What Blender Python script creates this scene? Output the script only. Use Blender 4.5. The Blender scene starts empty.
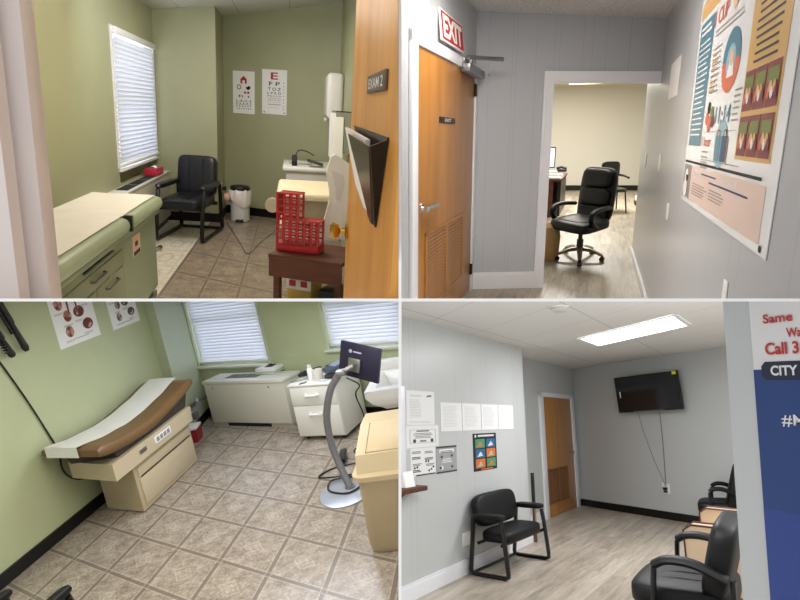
import bpy, bmesh, math, random
from math import pi, sin, cos, radians, sqrt
from mathutils import Matrix, Vector

random.seed(7)
SC = bpy.context.scene
COL = SC.collection

# ------------------------------------------------------------------ stage
# Four small rooms stand in a two-by-two display, parted by thin white boards.
# Every room is a true, rigid space in metres with its own level floor: x runs
# across it, y into its depth, z up from its floor.  ROOMS holds each room's
# orientation and the eye height above its floor.
EYE = Vector((0, 0, 3.0))
PITCH = radians(86)
CAM = Matrix.Translation(EYE) @ Matrix.Rotation(PITCH, 4, 'X')
ROOMS = {
    1: (1.45, ((0.98328, 0.01706, 0.18132), (-0.1679, -0.3007, 0.93882), (0.07054, -0.95357, -0.2928))),
    2: (1.5, ((0.95213, 0.07383, -0.29663), (0.30563, -0.24725, 0.91949), (-0.00545, -0.96613, -0.25798))),
    3: (2.45, ((0.9729, -0.17047, -0.1562), (0.12523, -0.17939, 0.97578), (-0.19436, -0.9689, -0.15318))),
    4: (1.5, ((0.84397, -0.11637, -0.52362), (0.53628, 0.16292, 0.82816), (-0.01107, -0.97975, 0.19991))),
}
RM = {}
for q, (h, m) in ROOMS.items():
    M = Matrix(m)
    flip = Matrix(((1, 0, 0), (0, -1, 0), (0, 0, -1)))
    rot = (flip @ M.transposed()).to_4x4()
    RM[q] = CAM @ rot @ Matrix.Translation((0, 0, -h))


def lin(h):
    h = h.lstrip('#')
    c = [int(h[i:i + 2], 16) / 255 for i in (0, 2, 4)]
    return tuple(x / 12.92 if x < .04045 else ((x + .055) / 1.055) ** 2.4 for x in c) + (1,)


# ------------------------------------------------------------- materials
def mat(name, col, rough=.5, metal=0, var=.0, scale=8, stretch=(1, 1, 1), bump=0, spec=.5, coat=0, trans=0, emit=None, estr=0):
    m = bpy.data.materials.new(name)
    m.use_nodes = True
    nt = m.node_tree
    b = nt.nodes['Principled BSDF']
    c = lin(col)
    b.inputs['Base Color'].default_value = c
    b.inputs['Roughness'].default_value = rough
    b.inputs['Metallic'].default_value = metal
    b.inputs['Specular IOR Level'].default_value = spec
    b.inputs['Coat Weight'].default_value = coat
    b.inputs['Transmission Weight'].default_value = trans
    if emit:
        b.inputs['Emission Color'].default_value = lin(emit)
        b.inputs['Emission Strength'].default_value = estr
    if var or bump:
        tc = nt.nodes.new('ShaderNodeTexCoord')
        mp = nt.nodes.new('ShaderNodeMapping')
        mp.inputs['Scale'].default_value = stretch
        nz = nt.nodes.new('ShaderNodeTexNoise')
        nz.inputs['Scale'].default_value = scale
        nz.inputs['Detail'].default_value = 5
        nt.links.new(tc.outputs['Object'], mp.inputs[0])
        nt.links.new(mp.outputs[0], nz.inputs['Vector'])
        if var:
            rp = nt.nodes.new('ShaderNodeValToRGB')
            rp.color_ramp.elements[0].position = .3
            rp.color_ramp.elements[1].position = .7
            rp.color_ramp.elements[0].color = tuple(x * (1 - var) for x in c[:3]) + (1,)
            rp.color_ramp.elements[1].color = tuple(min(1, x * (1 + var)) for x in c[:3]) + (1,)
            nt.links.new(nz.outputs[0], rp.inputs[0])
            nt.links.new(rp.outputs[0], b.inputs['Base Color'])
        if bump:
            bp = nt.nodes.new('ShaderNodeBump')
            bp.inputs['Strength'].default_value = bump
            bp.inputs['Distance'].default_value = .01
            nt.links.new(nz.outputs[0], bp.inputs['Height'])
            nt.links.new(bp.outputs[0], b.inputs['Normal'])
    return m


class NG:
    """short-hand for building a node graph"""
    def __init__(s, name, rough=.5, spec=.5):
        s.m = bpy.data.materials.new(name)
        s.m.use_nodes = True
        s.nt = s.m.node_tree
        s.b = s.nt.nodes['Principled BSDF']
        s.b.inputs['Roughness'].default_value = rough
        s.b.inputs['Specular IOR Level'].default_value = spec
        tc = s.nt.nodes.new('ShaderNodeTexCoord')
        s.co = tc.outputs['Object']
        sp = s.nt.nodes.new('ShaderNodeSeparateXYZ')
        s.nt.links.new(s.co, sp.inputs[0])
        s.x, s.y, s.z = sp.outputs

    def put(s, sock, v):
        if hasattr(v, 'links'):
            s.nt.links.new(v, sock)
        else:
            sock.default_value = v

    def f(s, op, *a):
        n = s.nt.nodes.new('ShaderNodeMath')
        n.operation = op
        for i, v in enumerate(a):
            s.put(n.inputs[i], v)
        return n.outputs[0]

    def comb(s, x, y, z):
        n = s.nt.nodes.new('ShaderNodeCombineXYZ')
        for i, v in enumerate((x, y, z)):
            s.put(n.inputs[i], v)
        return n.outputs[0]

    def noise(s, vec, scale, detail=4, rough=.5):
        n = s.nt.nodes.new('ShaderNodeTexNoise')
        s.put(n.inputs['Vector'], vec)
        n.inputs['Scale'].default_value = scale
        n.inputs['Detail'].default_value = detail
        n.inputs['Roughness'].default_value = rough
        return n.outputs[0]

    def mix(s, t, a, b):
        n = s.nt.nodes.new('ShaderNodeMix')
        n.data_type = 'RGBA'
        s.put(n.inputs[0], t)
        s.put(n.inputs[6], lin(a) if isinstance(a, str) else a)
        s.put(n.inputs[7], lin(b) if isinstance(b, str) else b)
        return n.outputs[2]

    def ramp(s, t, stops):
        n = s.nt.nodes.new('ShaderNodeValToRGB')
        s.put(n.inputs[0], t)
        e = n.color_ramp.elements
        while len(e) < len(stops):
            e.new(.5)
        for k, (p, c) in zip(e, stops):
            k.position = p
            k.color = lin(c) if isinstance(c, str) else c
        return n.outputs[0]

    def white(s, vec):
        n = s.nt.nodes.new('ShaderNodeTexWhiteNoise')
        s.put(n.inputs['Vector'], vec)
        return n.outputs[0]

    def bump(s, h, st=.3, d=.01):
        n = s.nt.nodes.new('ShaderNodeBump')
        n.inputs['Strength'].default_value = st
        n.inputs['Distance'].default_value = d
        s.put(n.inputs['Height'], h)
        s.nt.links.new(n.outputs[0], s.b.inputs['Normal'])

    def col(s, c):
        s.put(s.b.inputs['Base Color'], c)
        return s.m


def wood_mat(name, c0, c1, c2, axis='z', rough=.35, scale=1.0):
    g = NG(name, rough)
    x, y, z = g.x, g.y, g.z
    k = .12
    v = {'z': g.comb(x, y, g.f('MULTIPLY', z, k)), 'x': g.comb(g.f('MULTIPLY', x, k), y, z), 'y': g.comb(x, g.f('MULTIPLY', y, k), z)}[axis]
    n1 = g.noise(v, 5 * scale, 5, .6)
    n2 = g.noise(v, 60 * scale, 3)
    t = g.f('ADD', g.f('MULTIPLY', n1, .75), g.f('MULTIPLY', n2, .25))
    return g.col(g.ramp(t, [(.3, c0), (.5, c1), (.7, c2)]))


def plank_mat(name, a, b, c, w=.16, l=1.6, rough=.4, tint=None):
    g = NG(name, rough)
    row = g.f('FLOOR', g.f('DIVIDE', g.x, w))
    off = g.white(g.comb(row, 0, 3))
    yy = g.f('ADD', g.f('DIVIDE', g.y, l), off)
    pid = g.white(g.comb(row, g.f('FLOOR', yy), 1))
    v = g.comb(g.f('ADD', g.x, g.f('MULTIPLY', pid, 7)), g.f('MULTIPLY', g.y, .1), pid)
    n1 = g.noise(v, 14, 6, .65)
    n2 = g.noise(v, 60, 3)
    t = g.f('ADD', g.f('ADD', g.f('MULTIPLY', n1, .7), g.f('MULTIPLY', n2, .2)), g.f('MULTIPLY', g.f('SUBTRACT', pid, .5), .16))
    col = g.ramp(t, [(.3, a), (.46, b), (.64, c)])
    fx = g.f('FRACT', g.f('DIVIDE', g.x, w))
    fy = g.f('FRACT', yy)
    e = g.f('MAXIMUM', g.f('LESS_THAN', fx, .018), g.f('LESS_THAN', fy, .0022))
    return g.col(g.mix(g.f('MULTIPLY', e, .45), col, '#5a5148'))


def tile_mat(name, ax, ay, by, ou, ov, base, lo, line, rough=.35):
    """vinyl tiles: joints along y and along (ax, ay); a small diamond in each"""
    g = NG(name, rough)
    u = g.f('ADD', g.f('DIVIDE', g.x, ax), ou)
    v = g.f('ADD', g.f('DIVIDE', g.f('SUBTRACT', g.y, g.f('MULTIPLY', g.x, ay / ax)), by), ov)
    fu, fv = g.f('FRACT', u), g.f('FRACT', v)
    n = g.noise(g.co, 9, 8, .7)
    n2 = g.noise(g.co, 40, 4, .6)
    t = g.f('ADD', g.f('MULTIPLY', n, .6), g.f('MULTIPLY', n2, .4))
    col = g.ramp(t, [(.36, lo), (.5, base), (.66, line)])

    def near(f, p, w):
        return g.f('LESS_THAN', g.f('ABSOLUTE', g.f('SUBTRACT', f, p)), w)
    dark = g.f('MAXIMUM', near(fu, .055, .034), near(fv, .055, .034))
    light = g.f('MAXIMUM', g.f('MAXIMUM', near(fu, .012, .011), near(fv, .012, .011)), g.f('MAXIMUM', near(fu, .11, .01), near(fv, .11, .01)))
    du = g.f('ABSOLUTE', g.f('SUBTRACT', fu, .55))
    dv = g.f('ABSOLUTE', g.f('SUBTRACT', fv, .55))
    d = g.f('ADD', du, dv)
    dia = g.f('MAXIMUM', near(d, .2, .012), near(d, .09, .014))
    inner = g.f('LESS_THAN', d, .19)
    brk = g.f('GREATER_THAN', n2, .42)
    col = g.mix(g.f('MULTIPLY', g.f('MULTIPLY', dark, .95), g.f('ADD', .45, n2)), col, lo)
    col = g.mix(g.f('MULTIPLY', inner, .18), col, line)
    col = g.mix(g.f('MULTIPLY', g.f('MULTIPLY', g.f('MAXIMUM', g.f('MULTIPLY', light, .62), dia), brk), .7), col, line)
    return g.col(col)


def groove_wall_mat(name, col, axis, pitch, rough=.3, dark='#6d7072', deep=.3):
    """painted board panelling with narrow vertical grooves at uneven steps"""
    g = NG(name, rough)
    a = {'x': g.x, 'y': g.y}[axis]
    f1 = g.f('FRACT', g.f('DIVIDE', a, pitch))
    f2 = g.f('FRACT', g.f('ADD', g.f('DIVIDE', a, pitch * 1.62), .37))
    w = .0035 / pitch
    e = g.f('MAXIMUM', g.f('LESS_THAN', f1, w), g.f('LESS_THAN', f2, w * .62))
    n = g.noise(g.co, 30, 3)
    g.bump(g.f('SUBTRACT', g.f('MULTIPLY', n, .12), g.f('MULTIPLY', e, .5)), .2, .003)
    return g.col(g.mix(g.f('MULTIPLY', e, deep), col, dark))


def ceiling_tile_mat(name, col, line, sx, sy, ox=0, oy=0, skew=0):
    g = NG(name, .9)
    yy = g.f('ADD', g.y, g.f('MULTIPLY', g.x, skew))
    fu = g.f('FRACT', g.f('ADD', g.f('DIVIDE', g.x, sx), ox))
    fv = g.f('FRACT', g.f('ADD', g.f('DIVIDE', yy, sy), oy))
    e = g.f('MAXIMUM', g.f('LESS_THAN', fu, .014), g.f('LESS_THAN', fv, .012))
    n = g.noise(g.co, 90, 3, .7)
    g.bump(n, .15, .006)
    c = g.ramp(n, [(.35, tuple(x * .92 for x in lin(col)[:3]) + (1,)), (.6, col)])
    return g.col(g.mix(g.f('MULTIPLY', e, .6), c, line))


# ------------------------------------------------------------- mesh builder
class B:
    def __init__(s):
        s.bm = bmesh.new()
        s.mi = 0

    def _fin(s, geom):
        for g in geom:
            if isinstance(g, bmesh.types.BMFace):
                g.material_index = s.mi

    def m(s, i):
        s.mi = i
        return s

    def face(s, pts):
        f = s.bm.faces.new([s.bm.verts.new(p) for p in pts])
        f.material_index = s.mi
        return f

    def box(s, x0, x1, y0, y1, z0, z1, bev=0, M=None, seg=2):
        t = bmesh.new()
        bmesh.ops.create_cube(t, size=1)
        for v in t.verts:
            v.co = Vector(((x0 + x1) / 2 + v.co.x * (x1 - x0), (y0 + y1) / 2 + v.co.y * (y1 - y0), (z0 + z1) / 2 + v.co.z * (z1 - z0)))
        if bev:
            bmesh.ops.bevel(t, geom=t.edges[:], offset=min(bev, .49 * min(abs(x1 - x0), abs(y1 - y0), abs(z1 - z0))), segments=seg, profile=.5, affect='EDGES')
        s.merge(t, M)
        return s

    def merge(s, t, M=None):
        vm = {}
        for v in t.verts:
            vm[v] = s.bm.verts.new(M @ v.co if M else v.co)
        for f in t.faces:
            try:
                n = s.bm.faces.new([vm[v] for v in f.verts])
                n.material_index = s.mi
                n.smooth = f.smooth
            except ValueError:
                pass
        t.free()

    def ring_faces(s, rings, closed=True, cap=True):
        vs = [[s.bm.verts.new(p) for p in r] for r in rings]
        for a, b in zip(vs, vs[1:]):
            n = len(a)
            for i in range(n if closed else n - 1):
                j = (i + 1) % n
                f = s.bm.faces.new((a[i], a[j], b[j], b[i]))
                f.material_index = s.mi
        if cap:
            for r in (vs[0], vs[-1]):
                try:
                    f = s.bm.faces.new(r)
                    f.material_index = s.mi
                except ValueError:
                    pass
        return s

    def tube(s, pts, r, seg=8, rs=None, flat=1):
        pts = [Vector(p) for p in pts]
        rings = []
        up = Vector((0, 0, 1))
        for i, p in enumerate(pts):
            d = (pts[min(i + 1, len(pts) - 1)] - pts[max(i - 1, 0)]).normalized()
            if i == 0:
                a = d.cross(up)
                if a.length < .05:
                    a = d.cross(Vector((0, 1, 0)))
            else:
                a = a - d * a.dot(d)
                if a.length < 1e-4:
                    a = d.cross(up)
            a.normalize()
            b = a.cross(d).normalized()
            rr = rs[i] if rs else r
            rings.append([p + a * cos(2 * pi * k / seg) * rr + b * sin(2 * pi * k / seg) * rr * flat for k in range(seg)])
        return s.ring_faces(rings)

    def cyl(s, p0, p1, r0, r1=None, seg=20):
        return s.tube([p0, p1], r0, seg, rs=[r0, r0 if r1 is None else r1])

    def lathe(s, prof, c=(0, 0, 0), seg=28, sx=1, sy=1):
        rings = [[(c[0] + r * cos(2 * pi * k / seg) * sx, c[1] + r * sin(2 * pi * k / seg) * sy, c[2] + z) for k in range(seg)] for r, z in prof]
        return s.ring_faces(rings)

    def prism(s, poly, y0, y1, axis='y', M=None):
        """extrude a 2-D outline: axis y -> outline in x,z; x -> y,z; z -> x,y"""
        def P(a, b, t):
            v = {'y': (a, t, b), 'x': (t, a, b), 'z': (a, b, t)}[axis]
            return M @ Vector(v) if M else v
        return s.ring_faces([[P(a, b, y0) for a, b in poly], [P(a, b, y1) for a, b in poly]])

    def pillow(s, c, size, e=.35, nu=28, nv=16, M=None):
        """a soft cushion block (superellipsoid)"""
        def pw(t, k):
            return math.copysign(abs(t) ** k, t)
        rings = []
        for i in range(1, nv):
            th = -pi / 2 + pi * i / nv
            r = []
            for k in range(nu):
                ph = 2 * pi * k / nu
                p = Vector((c[0] + size[0] / 2 * pw(cos(th), e) * pw(cos(ph), e), c[1] + size[1] / 2 * pw(cos(th), e) * pw(sin(ph), e), c[2] + size[2] / 2 * pw(sin(th), e)))
                r.append(M @ p if M else p)
            rings.append(r)
        return s.ring_faces(rings)

    def grid(s, fn, nu, nv):
        vs = [[s.bm.verts.new(fn(i / nu, j / nv)) for j in range(nv + 1)] for i in range(nu + 1)]
        for i in range(nu):
            for j in range(nv):
                f = s.bm.faces.new((vs[i][j], vs[i + 1][j], vs[i + 1][j + 1], vs[i][j + 1]))
                f.material_index = s.mi
        return s

    # flat drawing on a sheet (x right, y up, z out of the sheet)
    def rect(s, x, y, w, h, z=.0012):
        s.face([(x, y, z), (x + w, y, z), (x + w, y + h, z), (x, y + h, z)])
        return s

    def disc(s, x, y, r, z=.0012, n=20, sx=1, a0=0, a1=2 * pi, r0=0):
        if r0 or a1 - a0 < 2 * pi - .01:
            for k in range(n):
                t0, t1 = a0 + (a1 - a0) * k / n, a0 + (a1 - a0) * (k + 1) / n
                q = [(x + rr * cos(t) * sx, y + rr * sin(t), z) for t, rr in ((t0, r0), (t0, r), (t1, r), (t1, r0))]
                s.face(q if r0 else q[1:3] + [(x, y, z)])
        else:
            s.face([(x + r * cos(2 * pi * k / n) * sx, y + r * sin(2 * pi * k / n), z) for k in range(n)])
        return s

    def poly(s, pts, z=.0012):
        s.face([(a, b, z) for a, b in pts])
        return s

    def lines(s, x, y, w, n, step, th, z=.0012, rnd=.25, center=False):
        for i in range(n):
            ww = w * (1 - random.random() * rnd)
            s.rect(x + ((w - ww) / 2 if center else 0), y - i * step, ww, th, z)
        return s

    def text(s, body, x, y, h, z=.0014, w=None, bold=0, align='CENTER', depth=0, lead=1.0):
        cu = bpy.data.curves.new('lettering', 'FONT')
        cu.body = body
        cu.align_x = align
        cu.align_y = 'CENTER'
        cu.offset = bold
        cu.extrude = depth
        cu.space_line = lead
        o = bpy.data.objects.new('lettering', cu)
        COL.objects.link(o)
        dg = bpy.context.evaluated_depsgraph_get()
        dg.update()
        me = bpy.data.meshes.new_from_object(o.evaluated_get(dg))
        bpy.data.objects.remove(o)
        xs = [v.co.x for v in me.vertices]
        ys = [v.co.y for v in me.vertices]
        if not xs:
            return s
        nl = body.count('\n') + 1
        ky = h / .72 if nl == 1 else h * nl / (max(ys) - min(ys))
        kx = w / (max(xs) - min(xs)) if w else ky
        cx = (max(xs) + min(xs)) / 2 if align == 'CENTER' else min(xs)
        cy = (max(ys) + min(ys)) / 2
        t = bmesh.new()
        t.from_mesh(me)
        for v in t.verts:
            v.co = Vector((x + (v.co.x - cx) * kx, y + (v.co.y - cy) * ky, z + v.co.z))
        bpy.data.meshes.remove(me)
        s.merge(t)
        return s

    def build(s, name, mats, parent=None, smooth=True, angle=38):
        bm = s.bm
        bmesh.ops.recalc_face_normals(bm, faces=bm.faces[:])
        me = bpy.data.meshes.new(name)
        if smooth:
            for f in bm.faces:
                f.smooth = True
            lim = radians(angle)
            for e in bm.edges:
                if len(e.link_faces) == 2 and e.calc_face_angle(0) > lim:
                    e.smooth = False
        bm.to_mesh(me)
        bm.free()
        for m in (mats if isinstance(mats, (list, tuple)) else [mats]):
            me.materials.append(m)
        o = bpy.data.objects.new(name, me)
        COL.objects.link(o)
        if parent:
            o.parent = parent
        return o


def frame(q, pos, rz=0, right=None, up=(0, 0, 1), lean=0, roll=0):
    if right is None:
        L = Matrix.Translation(pos) @ Matrix.Rotation(rz, 4, 'Z')
    else:
        x = Vector((right[0], right[1], 0)).normalized()
        y = Vector(up)
        z = x.cross(y)
        R = Matrix((x, y, z)).transposed().to_4x4()
        L = Matrix.Translation(pos) @ R @ Matrix.Rotation(roll, 4, 'Z') @ Matrix.Rotation(lean, 4, 'X')
    return RM[q] @ L


def tag(o, label, cat, group=None, kind=None):
    o['label'] = label
    o['category'] = cat
    if group:
        o['group'] = group
    if kind:
        o['kind'] = kind
    return o


def thing(q, name, label, cat, pos=(0, 0, 0), rz=0, group=None, kind=None, **kw):
    o = bpy.data.objects.new(name, None)
    o.empty_display_size = .05
    COL.objects.link(o)
    o.matrix_world = frame(q, pos, rz, **kw)
    o['room'] = q
    return tag(o, label, cat, group, kind)


def solo(q, o, label, cat, pos=(0, 0, 0), rz=0, group=None, kind=None, **kw):
    o.matrix_world = frame(q, pos, rz, **kw)
    o['room'] = q
    return tag(o, label, cat, group, kind)


def struct(q, o, label, cat):
    return solo(q, o, label, cat, kind='structure')


def bez(p, n=16):
    """smooth curve through points (Catmull-Rom)"""
    p = [Vector(a) for a in p]
    p = [p[0] * 2 - p[1]] + p + [p[-1] * 2 - p[-2]]
    out = []
    for i in range(1, len(p) - 2):
        a, b, c, d = p[i - 1:i + 3]
        for k in range(n):
            t = k / n
            out.append(.5 * (2 * b + (c - a) * t + (2 * a - 5 * b + 4 * c - d) * t * t + (3 * b - a - 3 * c + d) * t ** 3))
    out.append(p[-2])
    return out


def area(q, name, pos, size, watts, col='#ffffff', look=(0, 0, -1), spread=180):
    l = bpy.data.lights.new(name, 'AREA')
    l.shape = 'RECTANGLE'
    l.size, l.size_y = size
    l.energy = watts
    l.color = lin(col)[:3]
    l.spread = radians(spread)
    o = bpy.data.objects.new(name, l)
    COL.objects.link(o)
    d = Vector(look)
    o.matrix_world = RM[q] @ Matrix.Translation(pos) @ d.to_track_quat('-Z', 'Y').to_matrix().to_4x4()
    return o


def deepen(root, k):
    """furniture drawn out along the room's depth, to suit the deep rooms"""
    bpy.context.view_layer.update()
    inv = RM[root['room']].inverted()
    L = inv @ root.matrix_world
    R = L.to_3x3()
    S = R.inverted() @ Matrix.Diagonal((1, k, 1)) @ R
    for o in root.children_recursive:
        if o.type == 'MESH':
            W = root.matrix_world.inverted() @ o.matrix_world
            A = W.inverted() @ S.to_4x4() @ W
            for v in o.data.vertices:
                v.co = A @ v.co
    return root

# ================================================================ materials
GREEN = mat('olive_green_paint', '#a6a784', .42, var=.03, scale=3)
GREEN3 = mat('spring_green_paint', '#b9c199', .4, var=.03, scale=3)
MINT = mat('pale_mint_paint', '#b9c6a4', .4)
BLACKBASE = mat('black_vinyl_base', '#0c0c0c', .35)
WHITE = mat('white_paint', '#e6e6e4', .4)
TRIM_PINK = mat('cream_gloss_paint', '#dad1ce', .3, var=.02, scale=6)
BLIND = mat('white_blind_slats', '#e9edf5', .5)
LEATHER = mat('black_leather', '#0a0a0c', .5, bump=.15, scale=160, spec=.28)
LEATHER_NAVY = mat('navy_black_leather', '#14161f', .34, bump=.12, scale=160)
BLACKMETAL = mat('black_tube_metal', '#0b0b0c', .3, metal=.2)
BLACKPL = mat('black_plastic', '#101011', .4)
DARKGREY = mat('dark_grey_plastic', '#3a3b3d', .5)
CHROME = mat('chrome', '#d5d5d5', .18, metal=1)
STEEL = mat('brushed_steel', '#9a9a98', .35, metal=.9)
BRASS = mat('brass', '#c09a4a', .25, metal=1)
PAPER = mat('white_paper', '#f0f0ee', .7)
PAPERC = mat('cream_paper', '#ece8df', .6, var=.03, scale=5)
INK = mat('black_ink', '#1b1b1d', .7)
GREYINK = mat('grey_ink', '#8b8c8f', .7)
REDINK = mat('red_ink', '#b3202c', .6)
RED = mat('red_plastic', '#b51722', .35)
CREAM = mat('cream_plastic', '#eadfc0', .4)
WHITEPL = mat('white_plastic', '#eceae6', .35)
GLASSLIT = mat('daylit_pane', '#e4e8f0', .3, emit='#e6eaf6', estr=2.9)
DOORWOOD = wood_mat('honey_oak_veneer', '#bb7c30', '#d69845', '#e2ab5c', 'z', .42, 1.2)
DARKWOOD = wood_mat('walnut_laminate', '#3d1a08', '#522508', '#66310f', 'x', .6, 2)
TRANSL = bpy.data.materials.new('translucent_blind')
TRANSL.use_nodes = True
_nt = TRANSL.node_tree
_d = _nt.nodes['Principled BSDF']
_d.inputs['Base Color'].default_value = lin('#ecedf0')
_d.inputs['Roughness'].default_value = .5
_t = _nt.nodes.new('ShaderNodeBsdfTranslucent')
_t.inputs[0].default_value = lin('#eceef2')
_m = _nt.nodes.new('ShaderNodeMixShader')
_m.inputs[0].default_value = .42
_nt.links.new(_d.outputs[0], _m.inputs[1])
_nt.links.new(_t.outputs[0], _m.inputs[2])
_nt.links.new(_m.outputs[0], _nt.nodes['Material Output'].inputs[0])


# ================================================================ shared makers
def blind_parts(root, width, z0, z1, step, slat_w, tilt, wand=True, head=.05):
    """venetian blind: local x along the window, y out of the wall, z up"""
    b = B()
    b.box(0, width, -.03, .03, z1 - head, z1, .006)
    b.build('headrail', WHITE, root)
    b = B()
    n = int((z1 - head - z0 - .03) / step)
    for i in range(n):
        zc = z0 + .035 + (i + .5) * step
        dy, dz = slat_w / 2 * cos(tilt), slat_w / 2 * sin(tilt)
        b.ring_faces([[(xx, -dy, zc + dz), (xx, 0, zc + .003), (xx, dy, zc - dz), (xx, dy, zc - dz - .0018), (xx, 0, zc), (xx, -dy, zc + dz - .0018)] for xx in (.006, width - .006)])
    b.build('slats', TRANSL, root)
    b = B()
    b.box(0, width, -.022, .022, z0, z0 + .028, .005)
    b.build('bottom_rail', WHITE, root)
    if wand:
        b = B()
        b.tube([(width * wand, .045, z1 - head), (width * wand, .047, z0 + (z1 - z0) * .4)], .006, 6)
        b.build('tilt_wand', mat('clear_wand', '#b9bcc4', .3), root)


def outlet_plate(q, name, label, cat, w=.075, h=.12, holes=True, **kw):
    b = B()
    b.box(-w / 2, w / 2, -h / 2, h / 2, 0, .006, .003)
    if holes:
        b.m(1)
        for yy in (-.028, .028):
            b.rect(-.012, yy - .008, .005, .014, .0064)
            b.rect(.008, yy - .008, .005, .014, .0064)
    o = b.build(name, [WHITEPL, DARKGREY])
    return solo(q, o, label, cat, **kw)


# ================================================================ ROOM 1: exam room with green walls
F1 = tile_mat('brown_vinyl_tile', .29, -.2, .78, .45, .03, '#8a7b6b', '#6c5f54', '#aa9d8b')
g = NG('cream_vinyl', .3)
t_ = g.noise(g.co, 20, 5)
c_ = g.ramp(t_, [(.35, '#c9c0af'), (.65, '#e2dccd')])
fu = g.f('SUBTRACT', g.f('FRACT', g.f('DIVIDE', g.x, .26)), .5)
fv = g.f('SUBTRACT', g.f('FRACT', g.f('DIVIDE', g.y, .62)), .5)
r_ = g.f('SQRT', g.f('ADD', g.f('MULTIPLY', fu, fu), g.f('MULTIPLY', fv, fv)))
ring = g.f('LESS_THAN', g.f('ABSOLUTE', g.f('SUBTRACT', r_, .24)), .035)
ln = g.f('GREATER_THAN', g.f('MAXIMUM', g.f('ABSOLUTE', fu), g.f('ABSOLUTE', fv)), .485)
F1B = g.col(g.mix(g.f('MULTIPLY', g.f('MAXIMUM', ring, ln), .4), c_, '#a39780'))

b = B()
b.prism([(-1.0, 1.4), (.57, 1.4), (.57, 7.98), (-.9, 8.66), (-.9, 7.9), (-1.0, 7.9)], -.06, 0, 'z')
struct(1, b.build('floor', F1, smooth=False), 'brown patterned vinyl tile floor of the exam room with the open door', 'floor')
b = B()
b.prism([(-1.7, 1.4), (-1.0, 1.4), (-1.0, 7.9), (-1.7, 7.92)], -.06, 0, 'z')
struct(1, b.build('floor', F1B, smooth=False), 'cream vinyl floor strip running under the black armchair below the window', 'floor')


def zc1(x):
    return 2.62 + .13 * x


b = B()
YA, YB, ZA, ZB = 6.15, 7.80, .62, 2.04
for y0, y1, z0, z1 in ((1.9, YA, 0, 2.41), (YB, 7.88, 0, 2.41), (YA, YB, 0, ZA), (YA, YB, ZB, 2.41)):
    b.box(-1.75, -1.6, y0, y1, z0, z1)
struct(1, b.build('wall_left', GREEN, smooth=False), 'olive green wall above the pale green exam table', 'wall')
b = B()
b.prism([(-1.75, 7.885), (-.9, 7.84), (-.9, 8.66), (-1.0, 8.7), (-1.75, 8.7)], 0, 2.62, 'z')
struct(1, b.build('wall_alcove', MINT if False else GREEN, smooth=False), 'boxed-out green wall column behind the black armchair', 'wall')
b = B()
b.prism([(-.9, 8.62), (.65, 7.909), (.65, 8.05), (-.9, 8.76)], 0, 2.9, 'z')
struct(1, b.build('wall_back', GREEN, smooth=False), 'green back wall holding the two eye charts', 'wall')
b = B()
b.box(.57, .7, 1.4, 7.95, 0, 2.9)
struct(1, b.build('wall_right', GREEN, smooth=False), 'green wall behind the open wooden door with the towel dispenser', 'wall')
g = NG('speckled_ceiling', .9)
n_ = g.noise(g.co, 60, 4, .7)
CEIL1 = ceiling_tile_mat('acoustic_ceiling', '#d9d6cd', '#8d8b84', .62, 1.24, .1, .2)
b = B()
b.ring_faces([[(x, y, zc1(x)), (x, y, zc1(x) + .05)] for x, y in ((-1.8, 1.4),)], cap=False)
b.grid(lambda u, v: (-1.8 + 2.5 * u, 1.4 + 7.4 * v, zc1(-1.8 + 2.5 * u)), 1, 1)
b.grid(lambda u, v: (-1.8 + 2.5 * u, 1.4 + 7.4 * v, zc1(-1.8 + 2.5 * u) + .05), 1, 1)
struct(1, b.build('ceiling', CEIL1, smooth=False), 'off-white tiled ceiling over the two eye charts', 'ceiling')
b = B()
b.prism([(-1.58, 7.876), (-.895, 7.836), (-.885, 7.83), (-.885, 8.6), (.57, 7.935), (.57, 7.92), (-.87, 8.575), (-.87, 7.815), (-.89, 7.815), (-1.58, 7.855)], 0, .11, 'z')
struct(1, b.build('baseboard_back', BLACKBASE, smooth=False), 'black baseboard behind the white pedal bin and armchair', 'baseboard')

# window with sill; blind hung in front of it
w1 = thing(1, 'window_1', 'tall daylit window beside the black armchair in the green exam room', 'window', (-1.6, YA, 0), kind='structure')
b = B()
W_ = YB - YA
for y0, y1, z0, z1 in ((0, .05, .78, ZB), (W_ - .05, W_, .78, ZB), (0, W_, ZB - .05, ZB), (0, W_, .78, .83), (0, W_, 1.40, 1.44)):
    b.box(-.13, -.08, y0, y1, z0, z1)
b.build('window_frame', WHITE, w1, smooth=False)
b = B()
b.box(-.125, -.12, .04, W_ - .04, .82, ZB - .04)
b.build('pane', GLASSLIT, w1, smooth=False)
b = B()
b.box(-.15, .03, -.02, W_ + .02, .755, .78, .005)
b.build('window_sill', WHITE, w1)
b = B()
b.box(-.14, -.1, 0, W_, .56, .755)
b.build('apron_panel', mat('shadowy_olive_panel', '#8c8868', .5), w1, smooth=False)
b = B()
b.box(-.02, .012, -.05, -.003, .79, ZB)
b.box(-.02, .012, W_ + .003, W_ + .03, .79, ZB)
b.build('casing', WHITE, w1, smooth=False)

bl = thing(1, 'venetian_blind', 'white venetian blind over the window in the green exam room with eye charts', 'blind', (-1.585, YA - .02, 0), pi / 2)
blind_parts(bl, W_ + .02, .80, 2.03, .041, .054, radians(73), wand=.2, head=.06)

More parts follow.
